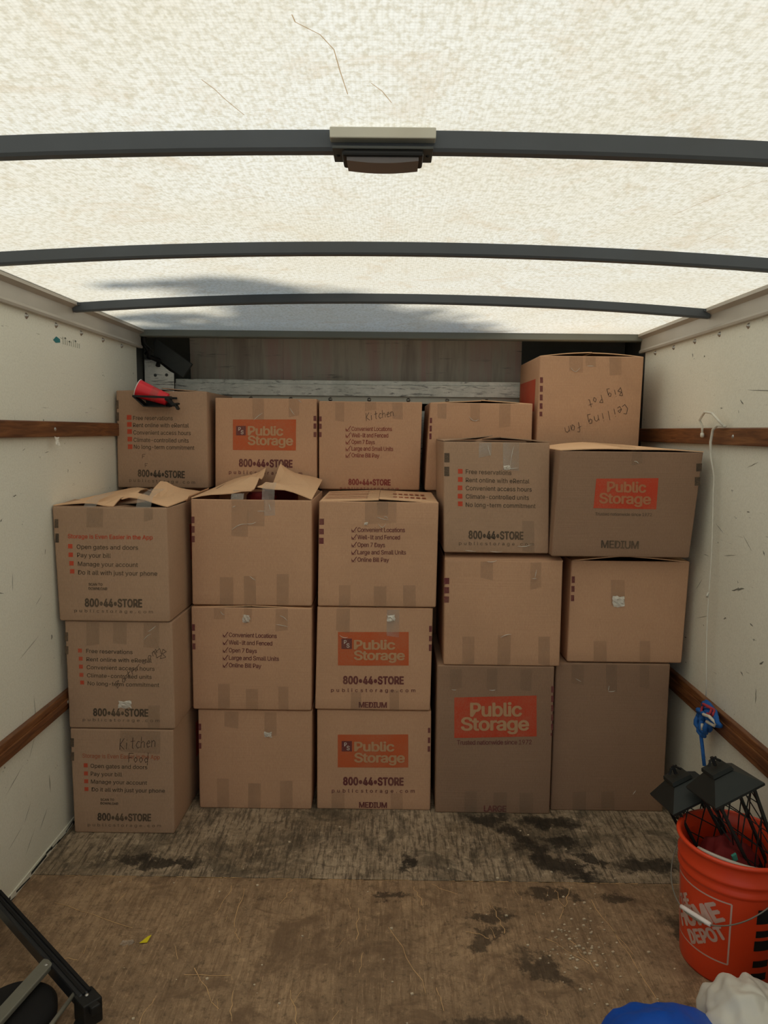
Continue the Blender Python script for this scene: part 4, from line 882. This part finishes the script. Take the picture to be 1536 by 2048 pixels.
# ------------------------------------------------------------------ cord and rope on the right wall
m = MB(); xw = XR-.030
m.tube([(xw, 2.655, 1.500), (xw-.004, 2.650, 1.528), (xw-.01, 2.662, 1.550), (xw-.02, 2.60, 1.578), (xw-.02, 2.54, 1.572), (xw-.014, 2.498, 1.545), (xw-.005, 2.478, 1.528)], .0045, 8)
m.tube([(xw, 2.655, 1.500), (xw-.004, 2.645, 1.49)], .007, 8)
pts = [(xw-.003, 2.47, 1.526), (xw-.007, 2.52, 1.530), (xw-.008, 2.552, 1.515), (xw-.010, 2.560, 1.47), (xw-.006, 2.560, 1.42)]
for i in range(12):
    t = (i+1)/12; pts.append((xw+.006-.012*t+.002*math.sin(7*t), 2.555-.07*t+.004*math.sin(11*t), 1.42-.86*t))
m.tube(pts, [.0048]*4+[.0040]+[.0022]*12, 8); m.tube([(xw-.01, 2.505, .935), (xw-.015, 2.500, .925), (xw-.008, 2.515, .918)], .004, 6)
tag(m.done('cord', MAT['cord'], smooth=True), 'thin white cord looped over the upper slat and hanging down the right wall', 'cord')
rp = empty('rope', (1.145, 2.42, .50)); tag(rp, 'blue rope with red and white strands knotted round the lower slat of the right wall', 'rope')
def loop(cx, cy, cz, ry, rz, x, n=16, a0=0, a1=2*math.pi, ph=0):
    return [(x+.006*math.sin(3*t+ph), cy+ry*math.cos(t), cz+rz*math.sin(t)) for t in [a0+(a1-a0)*i/n for i in range(n+1)]]
m = MB(); xk = XR-.036
m.tube(loop(0, 2.455, .495, .035, .052, xk), .008, 8); m.tube(loop(0, 2.44, .500, .042, .046, xk-.010, ph=1), .0085, 8); m.tube(loop(0, 2.405, .520, .045, .022, xk-.012, ph=2), .007, 8); m.tube(loop(0, 2.43, .480, .02, .036, xk-.022, ph=.5), .008, 8); m.tube(loop(0, 2.46, .45, .024, .030, xk-.014, ph=.5), .008, 8)
m.tube([(xk-.006, 2.495, .475), (xk-.012, 2.478, .43), (xk-.012, 2.455, .38), (xk-.012, 2.430, .32)], .0065, 8); m.tube(loop(0, 2.385, .515, .05, .016, xk-.014, ph=3), .008, 8); m.tube(loop(0, 2.475, .475, .022, .035, xk-.018, ph=.5), .009, 8); m.done('blue_strands', MAT['blue_rope'], rp, True)
m = MB(); m.tube(loop(0, 2.425, .530, .035, .018, xk-.020, ph=1), .0045, 6); m.tube(loop(0, 2.40, .535, .03, .012, xk-.016, ph=2), .004, 6); m.done('red_strands', MAT['red_rope'], rp, True)
m = MB(); m.tube([(xk-.02, 2.46, .51), (xk-.03, 2.42, .515), (xk-.03, 2.38, .525), (xk-.02, 2.345, .515), (xk-.02, 2.36, .500), (xk-.028, 2.40, .498)], .006, 6); m.tube([(xk-.028, 2.43, .455), (xk-.03, 2.428, .478)], .005, 6); m.done('white_strands', MAT['cord'], rp, True)

# ------------------------------------------------------------------ orange bucket
BC = Vector((.991, 1.897, 0)); bk = empty('bucket', BC); tag(bk, 'orange plastic bucket with white printed logo by the right wall', 'bucket')
def brad(z): return .127+.0185*z/.37
m = MB(); prof = [(0,.004),(.120,.004),(.1255,.0),(.127,.006)]+[(brad(z), z) for z in (.05,.1,.15,.2,.25,.268)]
prof += [(.1405,.272),(.1455,.276),(.1465,.283),(.1425,.290),(.1420,.300),(.1440,.304),(.1475,.308),(.1480,.314),(.1440,.320),(.1435,.345),(.1450,.356),(.1520,.360),(.1542,.365),(.1530,.370),(.1480,.3715),(.1420,.369),(.1400,.30),(.124,.012),(0,.012)]
m.lathe(prof, 72, None, BC); m.done('bucket_body', MAT['bucket'], bk, True)
def bsurf(th, z, d=.0006): r = brad(z)+d; return BC+Vector((r*math.cos(th), r*math.sin(th), z))
TH1 = -2.03; SD = .180; Z1, Z0 = .252, .072        # right edge of the square mark, its side
def bl(sx, sz, d=.0006): return bsurf(TH1-(SD-sx)/.137, Z0+sz, d)
m = MB(); w = .0022
def bstrip(a, b, n=16):
    vs = []; d = Vector((b[0]-a[0], b[1]-a[1])); nn = Vector((-d.y, d.x)).normalized()*w
    for i in range(n+1):
        t = i/n; p = Vector(a)+d*t; vs += [bl(p.x-nn.x, p.y-nn.y), bl(p.x+nn.x, p.y+nn.y)]
    m.add(vs, [(2*i, 2*i+1, 2*i+3, 2*i+2) for i in range(n)])
for a, c in (((0,0),(SD,0)),((SD,0),(SD,SD)),((SD,SD),(0,SD)),((0,SD),(0,0))): bstrip(a, c)
m.done('logo_outline', MAT['bucket_print'], bk)
m = MB(); ang = math.radians(36); ca, sa = math.cos(ang), math.sin(ang)
for tx, cx, cy, wid, cap in (('THE', -.026, .046, .060, .034), ('HOME', .004, .002, .178, .048), ('DEPOT', .006, -.044, .128, .034)):
    V, F = glyphs(tx, .05, 1.0)
    m.add([bl(SD/2+.004+ca*(cx+wid*(a-.5))-sa*(cy+cap*b_), SD/2-.016+sa*(cx+wid*(a-.5))+ca*(cy+cap*b_), .0009+e_) for a, b_, e_ in V], F)
m.done('logo_lettering', MAT['bucket_print'], bk)
# black fill marks down the right of the bucket
for k, z in enumerate((.035, .075, .125, .165, .205, .235)):
    m = MB(); h = (.022, .020, .030, .020, .030, .012)[k]; vs = []; t0 = TH1+.46+.012*(k % 2)
    for i in range(7): t = t0+.34*i/6; vs += [bsurf(t, z, .0008), bsurf(t, z+h, .0008)]
    m.add(vs, [(2*i, 2*i+2, 2*i+3, 2*i+1) for i in range(6)]); m.done('black_print', MAT['black'], bk)
# bail handle hanging down the front, with its white grip
ph = -2.66; e1 = Vector((math.cos(ph+math.pi/2), math.sin(ph+math.pi/2), 0)); e2 = Vector((math.cos(ph), math.sin(ph), 0))
def bail(t): return BC+e1*.1585*math.cos(t)+e2*.163*math.sin(t)+Vector((0, 0, .318-.138*math.sin(t)))
m = MB(); m.tube([bail(math.pi*i/40) for i in range(41)], .0019, 8); m.done('bail_wire', MAT['bar'], bk, True)
m = MB(); m.tube([bail(math.pi*.39)*(1-i/6)+bail(math.pi*.58)*(i/6) for i in range(7)], [.0058, .0066, .0062, .0066, .0062, .0066, .0058], 12); m.done('grip', MAT['cup_white'], bk, True)
m = MB()
for sg in (1, -1): m.obox(BC+e1*sg*.150+Vector((0, 0, .318)), e1*.010, e2*.012, Vector((0, 0, .012)))
m.done('handle_lug', MAT['bucket'], bk, bevel=.002)
# things in the bucket: two wire-cage lanterns and some dark red cloth
def lantern(label, C, axis, yaw, sc=1.0, length=.30):
    az = Vector(axis).normalized(); ax = Vector((math.cos(yaw), math.sin(yaw), 0)); ax = (ax-az*ax.dot(az)).normalized(); ay = az.cross(ax); C = Vector(C)
    L = empty('lantern', C); tag(L, label, 'lantern')
    def W(x, y, z): return C+(ax*x+ay*y+az*z)*sc
    def fr(m, r0, z0, r1, z1, cap=True):
        vs = [W(a*r0, b_*r0, z0) for a, b_ in ((-1,-1),(1,-1),(1,1),(-1,1))]+[W(a*r1, b_*r1, z1) for a, b_ in ((-1,-1),(1,-1),(1,1),(-1,1))]
        m.add(vs, [(0,1,5,4),(1,2,6,5),(2,3,7,6),(3,0,4,7)]+([(0,3,2,1),(4,5,6,7)] if cap else []))
    m = MB(); fr(m, .088, -.008, .089, 0); fr(m, .089, 0, .034, .048); m.done('roof', MAT['lantern'], L)
    m = MB(); fr(m, .030, .046, .028, .054); fr(m, .037, .052, .034, .064); m.done('roof_cap', MAT['lantern'], L)
    m = MB(); m.tube([W(-.022, 0, .076), W(-.008, .0, .092), W(.008, 0, .092), W(.022, 0, .076)], .004*sc, 6); m.tube([W(0, 0, .07), W(0, 0, .100)], .006*sc, 6); m.tube([W(-.012, .006, .088), W(.012, -.006, .098)], .003*sc, 6); m.done('hanging_loop', MAT['black'], L)
    rt_, rb = .062, .040
    for a, b_ in ((-1,-1),(1,-1),(1,1),(-1,1)):
        m = MB(); p0 = W(a*rt_, b_*rt_, -.006); p1 = W(a*rb, b_*rb, -length); n1 = (ax*.0045+ay*.0045)*sc
        d = (p1-p0).normalized(); q = d.cross(ax).normalized()*.0045*sc; m.obox((p0+p1)/2, (p1-p0)/2, ax*.0045*sc, q); m.done('corner_bar', MAT['lantern'], L)
    m = MB()
    for (fx, fy) in ((0,-1),(1,0),(0,1),(-1,0)):
        def F(s_, z): r = rt_+(rb-rt_)*(-z/length); return W(fx*r+(-fy)*s_*r, fy*r+fx*s_*r, z)
        n = 4
        for k in range(-n, n+1):
            for sg in (1, -1):
                z0 = -(k)*length/n; pts = []
                for i in range(9):
                    s_ = -1+2*i/8; z = z0-(s_*sg+1)/2*length*.42
                    if -length <= z <= -.004: pts.append(F(s_, z))
                if len(pts) > 1: m.tube(pts, .0021*sc, 4)
    w_ = m.done('wire_mesh', MAT['lantern'], L); tag(w_, 'black diamond wire mesh')
    m = MB(); fr(m, .048, -length-.012, .048, -length+.002); fr(m, .030, -length-.03, .045, -length-.012); m.done('base', MAT['lantern'], L)
    m = MB(); m.tube([W(0, 0, -length), W(0, 0, -length*.62)], .011*sc, 10); m.done('candle_socket', MAT['black'], L)
    return L
lantern('black wire-cage lantern leaning on the right side of the orange bucket, roof highest, in front', (.965, 1.93, .507), (-.42, .06, .90), .10, .88, .42)
lantern('black wire-cage lantern at the left of the orange bucket, beside the tall box', (.912, 2.06, .415), (-.42, .08, .88), .06, .90, .36)
def lump(name, label, cat, c, r, mat, amp=.18, sq=1.0, seed=0, res=48, fold=(0, 0), parent=None, f=2.2):
    c = Vector(c); vs = []; fs = []; NU, NV = res, res//2
    for j in range(NV+1):
        for i in range(NU):
            th = 2*math.pi*i/NU; phi = math.pi*j/NV; d = Vector((math.sin(phi)*math.cos(th), math.sin(phi)*math.sin(th), math.cos(phi)))
            k = 1+amp*noise.noise(d*f+Vector((seed, 0, 0)))+amp*.4*noise.noise(d*f*2.7+Vector((0, seed, 0)))
            k += fold[0]*abs(math.sin(fold[1]*(th+.8*noise.noise(d*2+Vector((seed, 3, 0))))+phi*2))*math.sin(phi)
            p = Vector((d.x*r[0]*k, d.y*r[1]*k, max(-c.z+.001, d.z*r[2]*k))); vs.append(c+p)
    for j in range(NV):
        for i in range(NU): a = j*NU+i; b2 = j*NU+(i+1) % NU; fs.append((a, a+NU, b2+NU, b2))
    o = mesh_obj(name, vs, fs, mat, parent, smooth=True)
    if label: tag(o, label, cat)
    return o
lump('cloth', 'dark red cloth stuffed in the orange bucket under the lanterns', 'cloth', (.985, 1.92, .25), (.085, .08, .10), MAT['red_dark'], .25, seed=4)
m = MB(); ring = [BC+Vector((.118*math.cos(t), .118*math.sin(t)*.95, .345+.012*math.sin(t*2))) for t in [-2.9+1.7*i/14 for i in range(15)]]; m.tube(ring, .006, 8)
tag(m.done('hose', MAT['trim'], smooth=True), 'grey tube curled inside the front rim of the orange bucket', 'hose')
m = MB(); m.obox((.966, 1.846, .34), (.006, 0, .004), (0, .004, 0), (-.003, 0, .009)); tag(m.done('clip', MAT['teal_bit'], bevel=.001), 'small green plastic clip among the lantern wires', 'clip')

# ------------------------------------------------------------------ bags in the lower right corner
lump('plastic_sheet', 'bright blue plastic bag bulging at the bottom edge near the right', 'bag', (.640, 1.375, .045), (.195, .215, .180), MAT['blue'], .10, seed=2.2, res=64, fold=(.02, 3))
wb = lump('plastic_bag', 'crumpled white plastic bag in the lower right corner by the bucket', 'bag', (.868, 1.475, .085), (.135, .150, .150), MAT['white_bag'], .16, seed=9.1, res=120, fold=(.10, 2.5), f=2.0)
m = MB(); m.tube([(.845, 1.50, .10), (.85, 1.56, .145), (.846, 1.595, .165), (.840, 1.615, .166)], [.075, .052, .036, .016], 14)
for v in m.v: v += Vector((noise.noise(v*28), noise.noise(v*31), noise.noise(v*27)))*.014
m.done('bag_neck', MAT['white_bag'], wb, True)
lump('cloth', 'grey cloth beneath the orange bucket, behind the white bag', 'cloth', (1.05, 1.535, .10), (.12, .13, .165), MAT['grey_cloth'], .16, seed=5.5, res=96, fold=(.06, 2))

# ------------------------------------------------------------------ folded hand truck in the lower left corner
ht = empty('hand_truck', (-.9, 1.6, 0)); tag(ht, 'folded hand truck lying on the floor in the lower left corner', 'hand truck')
P0 = Vector((-.735, 1.61, .085)); P1 = Vector((-1.165, 1.985, .085)); d = (P1-P0).normalized(); nrm = Vector((-d.y, d.x, 0))
if nrm.y < 0: nrm = -nrm
m = MB(); m.obox((P0+P1)/2, (P1-P0)/2, nrm*.0175, Vector((0, 0, .020))); m.done('side_rail', MAT['railm'], ht, bevel=.005)
m = MB(); m.obox((P0+P1)/2+Vector((0, 0, .021))-nrm*.004, (P1-P0)/2, nrm*.0035, Vector((0, 0, .002))); m.obox((P0+P1)/2+Vector((0, 0, .021))+nrm*.010, (P1-P0)/2, nrm*.004, Vector((0, 0, .003))); m.done('rail_groove', MAT['rubber'], ht)
m = MB(); m.obox(P0-d*.010-Vector((0, 0, .014)), d*.028, nrm*.024, Vector((0, 0, .032))); m.obox(P0-d*.040+Vector((0, 0, .005)), d*.014, nrm*.012, Vector((0, 0, .012))); m.obox(P0+Vector((-.008, -.03, -.060)), Vector((.014, 0, 0)), Vector((0, .016, 0)), Vector((0, 0, .024))); m.done('end_cap', MAT['black'], ht, bevel=.004)
s = MB(); s.lathe([(0,.003),(.004,.002),(.005,0)], 10, None, P0-d*.005+Vector((0, 0, .0185))); s.done('screw', MAT['screw'], ht, True)
Q0 = Vector((-.878, 1.722, .098)); Q1 = Vector((-.935, 1.42, .098)); e = (Q1-Q0); m = MB(); side = e.cross(Vector((0, 0, 1))).normalized(); m.obox((Q0+Q1)/2, e/2, side*.018, Vector((0, 0, .007))); m.done('cross_bar', MAT['bar'], ht, bevel=.003)
s = MB(); s.lathe([(0,.0015),(.004,.001),(.005,0)], 10, None, Q0+Vector((.0, -.02, .107))-Vector((0, 0, .0995))+Vector((0, 0, 0))); s.done('rivet', MAT['screw'], ht, True)
m = MB(); m.tube([(-.765, 1.64, .095), (-.80, 1.40, .095)], .0055, 10); m.done('brace_rod', MAT['bar'], ht, True)
m = MB(); m.lathe([(0,.075),(.03,.075),(.085,.070),(.10,.055),(.10,.035),(.085,.01),(0,.005)], 40, None, (-.915, 1.605, 0)); m.done('wheel', MAT['rubber'], ht, True)
# ------------------------------------------------------------------ litter
m = MB(); m.add([(-.712,1.916,.002),(-.690,1.918,.003),(-.686,1.945,.006),(-.695,1.940,.005),(-.712,1.916,.0035),(-.690,1.918,.0045),(-.686,1.945,.0075),(-.695,1.940,.0065)], [(0,3,2,1),(4,5,6,7),(0,1,5,4),(1,2,6,5),(2,3,7,6),(3,0,4,7)])
tag(m.done('scrap', MAT['yellow']), 'small yellow scrap on the brown floor at the left', 'scrap')
m = MB(); vs = []
for j in range(4):
    for i in range(6): vs.append((-.765+i*.007+random.uniform(-.002, .002), 1.905+j*.007+random.uniform(-.002, .002), .001+random.uniform(0, .007)))
m.add(vs, [(j*6+i, j*6+i+1, j*6+i+7, j*6+i+6) for j in range(3) for i in range(5)]); tag(m.done('scrap', MAT['tape_shiny']), 'crumpled clear plastic scrap beside the yellow scrap on the floor', 'scrap')
m = MB(); vs = []
for j in range(4):
    for i in range(4): vs.append((XL+.022+random.uniform(.001, .012), 2.475+i*.009, 1.435+j*.010+random.uniform(-.003, .003)))
m.add(vs, [(j*4+i, j*4+i+1, j*4+i+5, j*4+i+4) for j in range(3) for i in range(3)]); tag(m.done('tape_remnant', MAT['tape_white']), 'crumpled clear tape stuck just below the upper slat of the left wall', 'tape')
bpy.context.view_layer.update()
